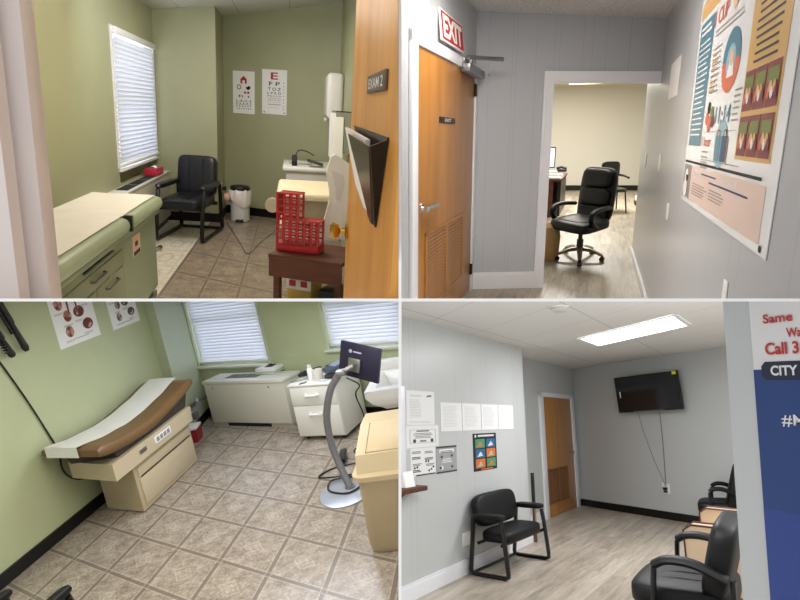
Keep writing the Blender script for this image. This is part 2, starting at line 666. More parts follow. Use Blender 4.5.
# heater under the window
h = thing(1, 'heater_unit', 'long low white heater under the blind with black top grilles', 'heater', (-1.455, 6.15, 0), 0)
b = B()
b.box(-.14, 0, -1.2, 1.6, .08, .6, .01)
b.build('casing', mat('beige_enamel', '#b9b5a6', .45), h)
b = B()
b.box(-.142, .01, -1.22, 1.62, .6, .622, .006)
b.build('top_plate', mat('off_white_enamel', '#d8d6cf', .35), h)
for k in range(3):
    b = B()
    y0 = -.28 + k * .44
    b.box(-.12, -.015, y0, y0 + .4, .6222, .625)
    b.m(1)
    for j in range(9):
        b.box(-.115, -.02, y0 + .02 + j * .043, y0 + .035 + j * .043, .625, .6275)
    b.build('grille', [BLACKPL, DARKGREY], h, smooth=False)
b = B()
b.box(-.11, -.03, -1.15, 1.55, .003, .08)
b.build('plinth', DARKGREY, h, smooth=False)

# tissue box
t = thing(1, 'tissue_box', 'red tissue box on the heater beside the black armchair', 'tissue box', (-1.515, 7.2, .629), radians(-2))
b = B()
b.box(-.065, .065, -.16, .16, 0, .075, .004)
b.m(1)
for k in range(3):
    b.box(-.0655, .0655, -.12 + k * .08, -.09 + k * .08, .02, .05)
b.build('carton', [mat('red_card', '#c22a45', .5), mat('pink_print', '#e0707f', .5)], t)
b = B()
b.grid(lambda u, v: (-.03 + .06 * u, -.06 + .12 * v, .0755 + .022 * sin(pi * u) * (0.6 + .4 * sin(9 * v))), 6, 8)
b.build('tissue', PAPER, t)


# armchair on a sled base
def sled_chair(q, name, label, pos, rz, w, d, seat_z, top_z, arm_z, mats, group=None, seams=2, tub=.022, lean=.16, gap=-.02, soft=.32):
    """x across, -y is the front; d = frame depth"""
    lea, met = mats
    r = thing(q, name, label, 'chair', pos, rz, group)
    hw = w / 2
    for sx in (-1, 1):
        x = sx * (hw - tub)
        pts = [(x, d * .36, arm_z - .02), (x, d * .40, arm_z * .55), (x, d * .46, .06), (x, d * .45, tub + .008), (x, d * .38, tub), (x, -d * .38, tub), (x, -d * .46, tub + .012), (x, -d * .46, .08), (x, -d * .38, seat_z), (x, -d * .33, arm_z - .03)]
        b = B()
        b.tube(pts, tub, 8)
        b.build('sled_leg', met, r)
        b = B()
        b.pillow((sx * (hw - .03), -.02 * d, arm_z), (.075, d * .74, .055), .45, 16, 10)
        b.build('armrest', lea, r)
    for yy, zz, kk in ((d * .25, seat_z - .09, .9), (-d * .33, seat_z - .09, .9), (d * .44, tub, .8)):
        b = B()
        b.tube([(-hw + tub, yy, zz), (hw - tub, yy, zz)], tub * kk, 8)
        b.build('crossbar', met, r)
    b = B()
    b.pillow((0, -d * .05, seat_z - .04), (w - .1, d * .8, .13), soft, 36, 14)
    s = b.build('seat', lea, r)
    b = B()
    bh = top_z - seat_z - gap
    M = Matrix.Translation((0, d * .3, seat_z + gap)) @ Matrix.Rotation(-lean, 4, 'X')
    b.pillow((0, 0, bh / 2), (w - .09, .13 * max(1, d / .7), bh), soft, 36, 18, M)
    bk = b.build('backrest', lea, r)
    for k in range(seams):
        xs = (k - (seams - 1) / 2) * w * .3
        b = B()
        b.tube([M @ Vector((xs, -.066 * max(1, d / .7) + .004, z)) for z in (bh * .08, bh * .3, bh * .6, bh * .92)], .006, 6)
        b.build('seam', met, bk)
        b = B()
        b.tube([(xs, y, seat_z + .0245) for y in (-d * .38, -d * .1, d * .18)], .006, 6)
        b.build('seam', met, s)
    return r


sled_chair(1, 'armchair', 'black leather armchair on a sled base under the green column', (-1.10, 6.98, 0), radians(-8), .52, .92, .43, .86, .57, (LEATHER_NAVY, BLACKMETAL))

# exam table
ET = mat('sage_vinyl', '#98a486', .38, var=.03, scale=6)
ETB = mat('sage_enamel', '#8b9478', .42)
ETD = mat('sage_drawer_enamel', '#868a6c', .45)
x = thing(1, 'exam_table', 'pale green exam table with drawers beside the door jamb', 'exam table', (0, 0, 0))
b = B()
b.box(-1.40, -.98, 2.2, 4.62, .09, .665, .012)
b.build('base_cabinet', ETB, x)
b = B()
b.box(-1.36, -1.02, 2.25, 4.55, .012, .09)
b.build('plinth', DARKGREY, x, smooth=False)
b = B()
b.box(-1.43, -.915, 3.72, 4.62, .68, .775, .045, seg=4)
b.build('foot_cushion', ET, x)
b = B()
b.box(-1.43, -.915, 2.1, 3.70, .68, .775, .045, seg=4)
b.build('main_cushion', ET, x)
b = B()
b.box(-1.42, -.94, 2.15, 4.60, .655, .682, .005)
b.build('top_rail', ETB, x)
for (y0, y1, z0, z1) in ((2.72, 3.70, .50, .585), (3.18, 3.70, .16, .485), (2.62, 3.15, .16, .485)):
    b = B()
    b.box(-.982, -.972, y0, y1, z0, z1, .004)
    d_ = b.build('drawer', ETD, x)
    b = B()
    ym = (y0 + y1) / 2 - .02
    b.tube([(-.972, ym - .11, z1 - .035), (-.955, ym - .1, z1 - .035), (-.955, ym + .1, z1 - .035), (-.972, ym + .11, z1 - .035)], .007, 8)
    b.build('handle', mat('dark_bronze', '#4a4a40', .4, metal=.5), d_)
b = B()
b.box(-.98, -.966, 3.0, 3.5, .61, .622, .003)
b.build('drawer_pull', DARKGREY, x)
b = B()
b.box(-.98, -.9775, 3.94, 4.14, .47, .60)
b.m(1)
b.box(-.9775, -.9765, 3.96, 4.12, .475, .50)
b.box(-.9775, -.9765, 4.0, 4.07, .53, .56)
b.build('sticker', [mat('peach_sticker', '#d8b598', .5), INK], x, smooth=False)
b = B()
b.box(-.96, -.912, 3.695, 3.725, .69, .782)
b.build('strap', BLACKPL, x, smooth=False)
for yy in (4.5, 2.4):
    b = B()
    b.cyl((-1.0, yy, .05), (-.975, yy, .05), .045)
    b.build('caster', STEEL, x)
b = B()
b.tube([(-1.0, 4.62, .36), (-.98, 4.75, .36), (-.99, 4.80, .33), (-1.1, 4.82, .33)], .018, 8)
b.tube([(-1.05, 4.62, .30), (-1.03, 4.72, .30)], .025, 8)
b.build('stirrup_knob', CHROME, x)
# paper on it
b = B()
b.grid(lambda u, v: (-1.385 + .42 * u, 2.15 + 2.44 * v, .7775 + .003 * sin(v * 17 + u * 3) * sin(u * 6) + (.004 if abs(v - .64) > .01 else -.002)), 20, 70)
solo(1, b.build('exam_paper', PAPERC), 'cream exam paper spread along the pale green table', 'exam paper')

# door jamb near the camera
b = B()
prof = [(-.93, 1.42), (-.600, 1.42), (-.598, 1.47), (-.622, 1.475), (-.628, 1.50), (-.569, 1.505), (-.562, 1.56), (-.582, 1.60), (-.64, 1.61), (-.93, 1.61)]
b.prism(prof, .5, 2.3, 'z')
struct(1, b.build('trim_doorway', TRIM_PINK), 'glossy cream door jamb framing the exam room view', 'door jamb')

# open door
dr = thing(1, 'door_1', 'honey oak exam room door standing open', 'door', (.2, 0, 0), kind='structure')
b = B()
b.box(0, .045, 1.15, 2.17, .02, 2.05, .003)
b.build('door_leaf', DOORWOOD, dr)
b = B()
b.lathe([(.0, 0), (.034, 0), (.034, .006), (.015, .012), (.012, .03), (.026, .036), (.034, .048), (.034, .062), (.024, .072), (0, .074)], (0, 0, 0), 22)
kn = b.build('door_knob', BRASS, dr)
kn.matrix_local = Matrix.Translation((-.001, 2.11, 1.045)) @ Matrix.Scale(.85, 4) @ Matrix.Rotation(-pi / 2, 4, 'Y')
# sign on the door
b = B()
b.box(-.165, .165, -.022, .022, 0, .006, .002)
b.m(1)
b.text('EXAM 2', 0, 0, .024, .0066, w=.26, bold=.012)
solo(1, b.build('door_sign', [mat('brown_engraved_plastic', '#57453a', .35), WHITE]), 'brown EXAM 2 name plate on the oak door', 'sign', (.199, 1.515, 1.522), right=(0, -1))
# wall file on the door
PF = thing(1, 'file_holder', 'black wall file hung on the oak exam door', 'file holder', (.1985, 1.64, 1.2))
SMOKE = mat('smoked_plastic', '#3b2a1f', .25, spec=.4)
b = B()
b.ring_faces([[(-.040, .17, .19), (-.042, -.36, .185), (-.010, -.24, 0), (-.010, -.20, 0)], [(-.036, .17, .19), (-.038, -.36, .185), (-.006, -.24, 0), (-.006, -.20, 0)]])
b.build('front_panel', SMOKE, PF, smooth=False)
b = B()
b.ring_faces([[(-.003, .37, .21), (-.003, -.36, .205), (-.003, -.25, -.005), (-.003, -.10, -.005)], [(0, .37, .21), (0, -.36, .205), (0, -.25, -.005), (0, -.10, -.005)]])
b.build('back_plate', BLACKPL, PF, smooth=False)
b = B()
b.ring_faces([[(-.038, -.355, .185), (-.003, -.355, .20), (-.003, -.24, .0), (-.006, -.235, .0)], [(-.038, -.361, .185), (-.003, -.361, .20), (-.003, -.246, .0), (-.006, -.241, .0)]])
b.build('side_panel', BLACKPL, PF, smooth=False)
b = B()
b.ring_faces([[(-.030, .39, .20), (-.030, -.2, .19), (-.0058, -.15, .01), (-.0058, -.02, .006), (-.014, .15, .05)], [(-.020, .39, .20), (-.020, -.2, .19), (-.0042, -.15, .01), (-.0042, -.02, .006), (-.006, .15, .05)]])
solo(1, b.build('paper_sheets', PAPER, smooth=False), 'white papers standing in the black wall file', 'paper', (.1985, 1.64, 1.202))

# eye charts
DIRB = Vector((.909, -.417))


def on_back1(u, z, off=.004):
    p = Vector((-.9, 8.62)) + DIRB.normalized() * u + Vector((-.417, -.909)) * off
    return (p.x, p.y, z)


b = B()
W2, H2 = .31, .525
b.box(-W2 / 2, W2 / 2, -H2 / 2, H2 / 2, 0, .004)
b.m(1)
Z = .0052
b.poly([(-.045, .11), (-.045, .165), (0, .205), (.045, .165), (.045, .11), (.018, .11), (.018, .15), (-.018, .15), (-.018, .11)], Z)
b.disc(.065, .0, .016, Z)
b.disc(.02, .0, .016, Z)
b.disc(-.06, -.045, .014, Z)
b.disc(.07, -.05, .012, Z)
b.m(2)
b.disc(-.065, .065, .03, Z, r0=.021)
b.disc(.065, .07, .034, Z, a0=pi, a1=2 * pi)
b.rect(.06, .07, .03, .012, Z)
b.disc(.065, -.0, .006, Z + .0006)
for i, yy in enumerate((-.1, -.135, -.17, -.2)):
    n = 4 + i
    for k in range(n):
        xx = -.1 + .2 * k / (n - 1)
        if (k + i) % 2:
            b.disc(xx, yy, .009 - i * .001, Z)
        else:
            b.rect(xx - .008, yy - .007, .016, .012, Z)
b.rect(-.11, -.152, .22, .003, Z)
b.rect(-.11, -.115, .22, .003, Z)
b.m(3)
b.disc(-.02, -.045, .012, Z)
solo(1, b.build('symbol_eye_chart', [PAPER, REDINK, INK, mat('green_ink', '#5d9a5a', .6)]), 'picture symbol eye chart with a red house at top', 'eye chart', on_back1(.30, 1.595), right=DIRB)
b = B()
W2, H2 = .345, .545
b.box(-W2 / 2, W2 / 2, -H2 / 2, H2 / 2, 0, .004)
b.m(1)
b.text('E', 0, .195, .085, Z, w=.1, bold=.02)
b.m(2)
b.text('F P', 0, .1, .05, Z, w=.15, bold=.012)
b.text('T O Z', 0, .035, .038, Z, w=.18, bold=.01)
b.text('L P E D', 0, -.013, .026, Z, w=.19, bold=.01)
b.text('P E C F D', 0, -.05, .019, Z, w=.19, bold=.01)
b.text('E D F C Z P', 0, -.1, .012, Z, w=.18, bold=.01)
b.text('F E L O P Z D', 0, -.125, .009, Z, w=.18)
for k in range(9):
    b.rect(.125, .11 - k * .04, .012, .01, Z)
b.text('D E F P O T E C', 0, -.19, .007, Z, w=.16)
b.rect(-.15, -.255, .02, .012, Z)
b.rect(.13, -.255, .02, .012, Z)
b.m(3)
b.rect(-.09, -.08, .18, .004, Z)
b.m(1)
b.rect(-.09, -.155, .18, .007, Z)
solo(1, b.build('letter_eye_chart', [PAPER, REDINK, INK, mat('grey_green_ink', '#6d7f6d', .6)]), 'letter eye chart with a big red E at top', 'eye chart', on_back1(.735, 1.625), right=DIRB)

# towel dispenser on the wall
dp = thing(1, 'towel_dispenser', 'white paper towel dispenser on the green wall above the sink', 'towel dispenser', (.57, 7.55, 1.36))
b = B()
b.box(-.19, -.002, -.34, .34, 0, .50, .05, seg=4)
b.build('cover', WHITEPL, dp)
b = B()
b.box(-.17, -.01, -.31, .31, -.02, .01, .006)
b.build('outlet_slot', STEEL, dp)
b = B()
b.box(-.2, -.17, -.05, .05, -.035, .005, .004)
b.build('lever', WHITEPL, dp)
# paper folder hung on wall beside
fh = thing(1, 'glove_box_holder', 'grey wire holder with white papers under the towel dispenser', 'holder', (.565, 6.1, 1.1))
b = B()
b.box(-.17, -.165, -.32, .32, -.02, .34)
b.box(-.17, 0, -.32, .32, -.025, -.02)
b.box(-.17, 0, .315, .32, -.02, .34)
b.box(-.17, 0, -.32, -.315, -.02, .34)
b.build('frame', mat('grey_green_metal', '#8c9184', .4), fh, smooth=False)
b = B()
b.box(-.195, -.172, -.33, .30, -.1, .33, .004)
b.box(-.195, -.10, -.336, -.322, -.1, .30, .004)
b.build('paper', PAPER, fh, smooth=False)
b = B()
b.box(-.17, -.02, -.3, .3, .342, .352)
b.build('top_clip', BLACKPL, fh, smooth=False)

# pedal bin with bag
pb = thing(1, 'pedal_bin', 'white pedal bin with black lid and a bag hanging over its rim', 'bin', (-.645, 7.98, 0))
b = B()
b.lathe([(0, .006), (.115, .006), (.122, .03), (.118, .32), (.118, .40), (0, .40)])
b.build('body', mat('grey_white_plastic', '#d6d5d0', .4), pb)
b = B()
b.lathe([(.12, .40), (.128, .405), (.128, .43), (.11, .452), (.05, .462), (0, .463)])
b.build('lid', BLACKPL, pb)
b = B()
b.lathe([(.121, .415), (.128, .40), (.14, .36), (.143, .30), (.135, .24), (.127, .235), (.122, .28), (.121, .40)], seg=40)
for v in b.bm.verts:
    a = math.atan2(v.co.y, v.co.x)
    k = 1 + .05 * sin(a * 7 + v.co.z * 20) + .04 * sin(a * 13 + 1)
    v.co.x *= k
    v.co.y *= k
    if v.co.z < .33:
        v.co.z += .05 * sin(a * 2 + .6)
b.build('bag', mat('pink_white_bag', '#eae0da', .35), pb)
b = B()
b.pillow((-.155, -.03, .31), (.09, .11, .10), .6, 14, 8)
b.build('bag_knot', mat('rosy_bag', '#d9a795', .4), pb)
b = B()
b.box(-.05, .05, -.17, -.11, .02, .04, .006)
b.build('pedal', BLACKPL, pb)

# outlet & plug on the side of the column
outlet_plate(1, 'wall_outlet', 'white outlet with black plug on the green column by the pedal bin', 'outlet', pos=(-.898, 8.2, .4), right=(0, 1))
b = B()
b.box(-.9, -.85, 8.17, 8.23, .36, .41, .008)
b.tube(bez([(-.86, 8.2, .36), (-.86, 8.15, .2), (-.82, 7.9, .02), (-.72, 7.4, .012), (-.55, 6.6, .012), (-.43, 6.1, .012), (-.33, 6.7, .012), (-.2, 7.3, .012)]), .0026, 6)
solo(1, b.build('power_cable', BLACKPL), 'thin black cable on the tile floor running from the column outlet', 'cable', (.012, 0, 0))

# wooden side table
st = thing(1, 'side_table', 'dark brown wooden table under the red rack', 'table', (-.115, 3.62, 0), radians(-26))
b = B()
b.box(-.02, .46, 0, .44, .575, .6, .004)
b.build('tabletop', DARKWOOD, st)
b = B()
b.box(-.015, .455, .004, .022, .46, .575)
b.box(-.015, .003, .022, .42, .46, .575)
b.build('apron', DARKWOOD, st, smooth=False)
for lx, ly in ((.005, .024), (.41, .024), (.005, .38), (.41, .38)):
    b = B()
    b.box(lx, lx + .04, ly, ly + .04, 0, .46, .003)
    b.build('leg', DARKWOOD, st)


# red rack: two stepped panels of small cells
def rack_panel(b, w, h, nx, nz, y0, y1, x0=0, z0=0):
    cw, ch = w / nx, h / nz
    t = .006
    for i in range(nx + 1):
        b.box(x0 + i * cw - t, x0 + i * cw + t, y0, y1, z0, z0 + h)
    for j in range(nz + 1):
        b.box(x0 - t, x0 + w + t, y0 - .001, y1 + .001, z0 + j * ch - t * .8, z0 + j * ch + t * .8)


rk = thing(1, 'specimen_rack', 'red plastic stepped rack with open cells on the brown table', 'rack', (-.083, 3.71, .608), radians(-20))
b = B()
rack_panel(b, .131, .152, 3, 4, 0, .014, 0, .196)
rack_panel(b, .131, .152, 3, 4, .10, .112, 0, .196)
b.box(-.006, .137, .012, .102, .343, .349)
b.box(-.006, -.001, .012, .102, .2, .345)
b.build('tall_section', RED, rk, smooth=False)
b = B()
rack_panel(b, .262, .19, 6, 5, 0, .014)
rack_panel(b, .262, .19, 6, 5, .10, .112)
b.box(-.006, .268, -.001, .113, -.0, .042)
b.box(.135, .268, .012, .102, .186, .192)
b.build('low_section', RED, rk, smooth=False)

# cream and white machine behind the rack
mc = thing(1, 'medical_machine', 'cream topped machine with a slanted white side panel behind the red rack', 'machine', (.0, 0, .003))
b = B()
b.box(-.10, .34, 4.12, 4.95, .85, .90, .03, seg=3)
tr = b.build('tray', CREAM, mc)
b = B()
b.box(-.05, .32, 4.3, 4.85, .62, .85, .02)
b.build('body', mat('warm_grey_plastic', '#b9ae97', .45), mc)
b = B()
b.box(-.08, .12, 4.4, 4.9, .606, .62)
b.build('base', CREAM, mc, smooth=False)
b = B()
b.prism([(.21, .68), (.22, .645), (.36, .62), (.385, .80), (.395, 1.02), (.375, 1.12), (.275, 1.18), (.25, 1.165), (.222, 1.06), (.245, .95), (.25, .88), (.222, .76)], 3.98, 4.06, 'y')
b.m(1)
b.prism([(.255, 1.08), (.335, 1.05), (.345, 1.0), (.32, .88), (.29, .89), (.285, .96)], 3.974, 3.98, 'y')
b.build('side_panel', [WHITEPL, mat('white_plastic_inset', '#dcdad6', .4)], mc)
b = B()
b.cyl((-.125, 4.2, .80), (-.125, 4.23, .80), .05)
b.build('knob', mat('milky_plastic', '#cbbfa8', .4), mc)

# counter with small sink at the back
ck = thing(1, 'sink_counter', 'white sink counter against the green back wall', 'counter', (0, 0, 0))
b = B()
b.box(-.06, .56, 6.9, 7.75, .0, .78, .01)
b.build('cabinet', mat('pale_grey_cabinet', '#cfcdc4', .45), ck)
b = B()
b.box(-.10, .565, 6.85, 7.8, .78, .83, .02)
b.build('basin_top', WHITEPL, ck)
b = B()
b.lathe([(.0, .832), (.13, .832), (.14, .845), (.12, .85), (.10, .838), (0, .836)], (.1, 7.3, 0), 24)
b.build('basin_rim', mat('grey_porcelain', '#c9c9c4', .25), ck)
b = B()
b.box(-.02, .04, 0, .05, 0, .12, .008)
b.m(1)
b.box(-.012, .032, -.002, 0, .05, .11)
b.m(0)
b.tube(bez([(.02, .03, .12), (.06, .04, .17), (.14, .0, .165), (.22, -.05, .13)]), .006, 6)
solo(1, b.build('handset', [BLACKPL, DARKGREY]), 'small black handset with a cord standing on the sink counter', 'handset', (.02, 6.95, .832))
b = B()
b.box(0, .18, 0, .2, 0, .02, .004, M=Matrix.Rotation(.25, 4, 'Y'))
solo(1, b.build('tablet', DARKGREY), 'flat black device lying by the handset cord on the counter', 'device', (.17, 6.9, .89))

# things under the table
bx = thing(1, 'supply_carton', 'yellow and white carton with red panels under the brown table', 'box', (-.02, 3.78, .0), radians(-26))
b = B()
b.box(0, .17, 0, .18, 0.0, .43, .003)
b.build('carton', mat('yellow_card', '#c9ab52', .6), bx)
b = B()
b.box(.0, .17, -.002, -.0005, .34, .415)
b.m(1)
b.box(.02, .065, -.0035, -.002, .36, .40)
b.box(.1, .145, -.0035, -.002, .36, .40)
b.build('printed_label', [WHITE, REDINK], bx, smooth=False)
b = B()
b.box(0, .16, 0, .2, 0, .36, .02)
solo(1, b.build('grey_bin', DARKGREY), 'dark grey tub under the brown table next to the yellow carton', 'tub', (.175, 3.69, .0), radians(-26))
area(1, 'ceiling_lamp', (-.4, 4.6, 2.5), (.6, 1.2), 36, '#fff1e0')
area(1, 'ceiling_lamp', (-.5, 6.6, 2.48), (.5, .8), 14, '#fff3e4')
area(1, 'column_fill_light', (-.75, 5.3, 2.3), (.6, .5), 13, '#e3ecfb', look=(-.15, .9, -.4))  # unseen light added near the ceiling, imitates window daylight on the column
area(1, 'door_fill_light', (-.55, 2.7, 2.4), (.4, .4), 6.5, '#ffe9cf', look=(.65, -.5, -.75))  # added out of view only to brighten the open door
area(1, 'jamb_fill_light', (-.45, .4, 2.4), (.5, .3), 2.5, '#fff0e4', look=(-.1, .9, -1))  # unseen light added above the camera to brighten the jamb

# ================================================================ ROOM 2: grey hallway with the exit door
GREYWALL = '#b3b6ba'
GW_X = groove_wall_mat('grey_panelling_across', GREYWALL, 'x', .21, .26)
GW_Y = groove_wall_mat('grey_panelling_along', GREYWALL, 'y', .62, .3, deep=.5)
FLOOR2 = plank_mat('grey_oak_planks', '#7d7365', '#a59a89', '#c2b8a6', .14, 2.4)
BUFF = mat('buff_paint', '#dcdad1', .5)
WHITETRIM = mat('white_gloss_trim', '#e3e4e8', .3)
DOOR2 = wood_mat('orange_birch_veneer', '#92602a', '#a87234', '#b68140', 'z', .35, 1.0)

b = B()
b.prism([(-1.3, 1.2), (.528, 1.2), (.528, 8.6), (3.2, 8.6), (3.2, 20.4), (-3.5, 19.3), (-3.5, 5.9), (-1.3, 5.9)], -.06, 0, 'z')
struct(2, b.build('floor', FLOOR2, smooth=False), 'grey wood plank floor under the executive office chair', 'floor')
g = NG('popcorn_ceiling', .95)
n_ = g.noise(g.co, 55, 4, .75)
g.bump(n_, .9, .03)
POP = g.col(g.ramp(n_, [(.33, '#bdbbb8'), (.62, '#f2f0ec')]))
b = B()
b.ring_faces([[(x_, y_, 2.645 - .03 * (x_ + 1.16) + d_) for x_, y_ in ((-1.3, 1.2), (.65, 1.2), (.65, 6.8), (-1.3, 6.0))] for d_ in (0, .06)])
struct(2, b.build('ceiling', POP, smooth=False), 'speckled grey ceiling above the red EXIT sign', 'ceiling')
b = B()
b.box(-1.27, -1.161, 1.6, 5.98, 0, 2.64)
struct(2, b.build('wall_left', GW_Y, smooth=False), 'grey panelled wall around the brown exit door', 'wall')
FD = Vector((1.689, .68)).normalized()
FN = Vector((FD.y, -FD.x))


def fw(u, n=0.0):
    p = Vector((-1.161, 5.98)) + FD * u + FN * n
    return (p.x, p.y)


U0, U1 = .745, 1.865


def fwbox(b, u0, u1, n0, n1, z0, z1):
    b.prism([fw(u0, n0), fw(u1, n0), fw(u1, n1), fw(u0, n1)], z0, z1, 'z')


b = B()
fwbox(b, -.05, U0, -.12, 0, 0, 2.64)
fwbox(b, U0, U1, -.12, 0, 2.04, 2.64)
struct(2, b.build('wall_far', GW_X, smooth=False), 'grey panelled wall with the open doorway to the office', 'wall')
b = B()
b.box(.528, .64, 1.2, 8.6, 0, 2.95)
struct(2, b.build('wall_right', GW_Y, smooth=False), 'grey panelled wall carrying the large food poster', 'wall')
b = B()
fwbox(b, U0 - .085, U0, 0, .022, 0, 2.125)
fwbox(b, U0, U1, 0, .022, 2.04, 2.125)
fwbox(b, U0, U0 + .015, -.13, .022, 0, 2.04)
fwbox(b, U0, U1, -.13, .022, 2.025, 2.04)
fwbox(b, U0 - .07, U0 - .055, .022, .03, 0, 2.11)
struct(2, b.build('trim_doorway', WHITETRIM, smooth=False), 'white casing around the doorway to the office', 'door casing')
b = B()
fwbox(b, .0, U0 - .085, 0, .018, 0, .15)
fwbox(b, .0, U0 - .085, 0, .012, .15, .172)
struct(2, b.build('baseboard_far', WHITETRIM, smooth=False), 'tall white baseboard between the exit door and the doorway', 'baseboard')
b = B()
b.box(.505, .528, 1.2, 8.62, 0, .085)
struct(2, b.build('baseboard_right', WHITETRIM, smooth=False), 'white baseboard along the grey wall of the food poster', 'baseboard')
# the office beyond
b = B()
b.prism([(-3.5, 18.34), (3.2, 19.98), (3.2, 20.3), (-3.5, 18.66)], 0, 2.98, 'z')
struct(2, b.build('wall_office', BUFF, smooth=False), 'buff wall at the far end of the office beyond the doorway', 'wall')
b = B()
b.prism([(-3.5, 18.34), (3.2, 19.98), (3.2, 19.94), (-3.5, 18.30)], 0, .15, 'z')
struct(2, b.build('baseboard_office', BLACKBASE, smooth=False), 'dark baseboard along the buff office wall', 'baseboard')
b = B()
b.box(-3.5, 3.2, 6.6, 20.3, 2.97, 3.03)
CEIL2 = ceiling_tile_mat('office_ceiling', '#d9d4c0', '#a9a390', .6, 1.9, .3, .1)
struct(2, b.build('ceiling_office', CEIL2, smooth=False), 'cream tiled office ceiling seen through the doorway', 'ceiling')
b = B()
b.box(-3.6, -3.5, 6.3, 20.3, 0, 3)
b.box(3.2, 3.3, 8.6, 20.3, 0, 3)
b.box(.64, 3.3, 8.5, 8.6, 0, 3)
struct(2, b.build('wall_office', BUFF, smooth=False), 'buff side walls of the office beyond the doorway', 'wall')
lp = thing(2, 'office_ceiling_light', 'long ceiling light panel in the office seen above the doorway opening', 'ceiling light', (-.24, 17.55, 2.93))
b = B()
b.box(-.68, .68, -.36, .36, .0, .04)
b.build('frame', WHITE, lp, smooth=False)
b = B()
b.box(-.64, .64, -.32, .32, -.006, 0)
b.build('diffuser', mat('lit_diffuser', '#fff8e0', .5, emit='#fff3cf', estr=3.0), lp, smooth=False)

# exit door in the wall_left
dr = thing(2, 'door_2', 'orange brown exit door with louvred vent', 'door', (-1.161, 0, 0), kind='structure')
b = B()
b.box(-.0, .012, 3.93, 5.87, .03, 2.085, .003)
b.build('door_leaf', DOOR2, dr)
b = B()
for y0, y1, z0, z1 in ((3.80, 3.93, 0, 2.16), (5.87, 5.965, 0, 2.16), (3.80, 5.965, 2.085, 2.165)):
    b.box(0, .028, y0, y1, z0, z1, .004)
b.build('door_frame', WHITETRIM, dr)
b = B()
b.m(1)
b.box(.012, .0135, 4.17, 5.42, .27, .83)
b.m(0)
for y0, y1 in ((4.14, 4.19), (4.76, 4.83), (5.40, 5.45)):
    b.box(.012, .026, y0, y1, .25, .85)
for z0, z1 in ((.25, .275), (.825, .85)):
    b.box(.012, .026, 4.14, 5.45, z0, z1)
for k in range(19):
    z = .285 + k * .0285
    for y0, y1 in ((4.19, 4.76), (4.83, 5.40)):
        b.ring_faces([[(.013, yy, z + .014), (.0235, yy, z), (.0235, yy, z + .005), (.013, yy, z + .019)] for yy in (y0, y1)])
b.build('louvre_vent', [DOOR2, mat('vent_shadow_brown', '#3a2110', .7)], dr, smooth=False)
b = B()
b.cyl((.012, 4.06, 1.035), (.022, 4.06, 1.035), .042)
b.cyl((.02, 4.06, 1.035), (.06, 4.06, 1.035), .014)
b.tube([(.058, 4.04, 1.035), (.062, 4.12, 1.037), (.06, 4.26, 1.035), (.052, 4.34, 1.03)], .02, 10)
b.build('lever_handle', CHROME, dr)
for z in (1.89, .18):
    b = B()
    b.box(.012, .034, 5.855, 5.90, z, z + .11, .004)
    b.build('hinge', mat('dark_hinge', '#2b2320', .4, metal=.6), dr)
cl = thing(2, 'door_closer', 'silver door closer with arm at the top of the exit door', 'door closer', (-1.146, 0, 0))
b = B()
b.box(.0, .085, 5.22, 5.92, 2.045, 2.115, .012)
b.build('body', mat('satin_aluminium', '#8f9094', .35, metal=.8), cl)
b = B()
b.tube([(.06, 5.35, 2.12), (.06, 5.35, 2.165)], .02, 10)
b.tube([(.05, 5.30, 2.165), (.18, 5.62, 2.185), (.27, 5.75, 2.192)], .018, 8)
b.build('arm', STEEL, cl)
b = B()
b.box(.0, .03, 5.25, 5.55, 2.118, 2.16, .006)
b.build('bracket', STEEL, cl)
# exit sign
b = B()
b.box(-.38, .38, -.108, .108, 0, .014, .002)
b.m(1)
b.rect(-.365, -.097, .73, .194, .0146)
b.m(0)
b.text('EXIT', 0, 0, .15, .0165, w=.64, bold=.04)
solo(2, b.build('exit_sign', [mat('sign_white', '#ece9e2', .5), REDINK]), 'red and white EXIT sign above the brown door', 'sign', (-1.150, 4.89, 2.30), right=(0, 1), roll=radians(0), lean=radians(-6))
b = B()
b.box(-.26, .26, -.022, .022, 0, .005, .001)
b.m(1)
b.text('EXIT', 0, 0, .024, .0056, w=.2, bold=.015)
solo(2, b.build('exit_plate', [mat('black_engraved_plastic', '#231d1a', .4), WHITE]), 'small black EXIT plate on the brown door', 'sign', (-1.148, 4.80, 1.645), right=(0, 1))
b = B()
b.lathe([(0, .006), (.012, .006), (.014, 0), (0, 0)], (0, 0, 0), 12)
p_ = fw(.13, .0)
solo(2, b.build('wall_screw', STEEL), 'small screw in the grey wall beside the door closer', 'screw', (p_[0], p_[1], 2.09), right=FD)

# wall plates
for nm, lb, yy, zz, ww, hh in (('switch_plate', 'white switch plate on the grey wall nearest the food poster', 5.9, 1.29, .13, .15), ('switch_plate', 'white switch plate on the grey wall nearest the office', 7.6, 1.26, .17, .15), ('blank_plate', 'small grey plate low on the wall under the switches', 4.9, .97, .12, .12), ('wall_outlet', 'white outlet low on the grey wall below the food poster', 2.62, .90, .07, .10)):
    outlet_plate(2, nm, lb, 'wall plate', ww, hh, False, pos=(.527, yy, zz), right=(0, -1)) if nm != 'blank_plate' else outlet_plate(2, nm, lb, 'wall plate', ww, hh, False, pos=(.527, yy, zz), right=(0, -1))

# notice
b = B()
b.box(-.33, .33, -.14, .14, 0, .002)
b.m(1)
b.lines(-.26, .09, .5, 6, .022, .006)
b.disc(-.1, -.08, .05, r0=.04)
b.rect(.05, -.11, .18, .06)
solo(2, b.build('notice_sheet', [PAPER, mat('pale_print', '#b9bac0', .7)]), 'small white notice sheet beside the large food poster', 'notice', (.5265, 5.42, 1.95), right=(0, -1))

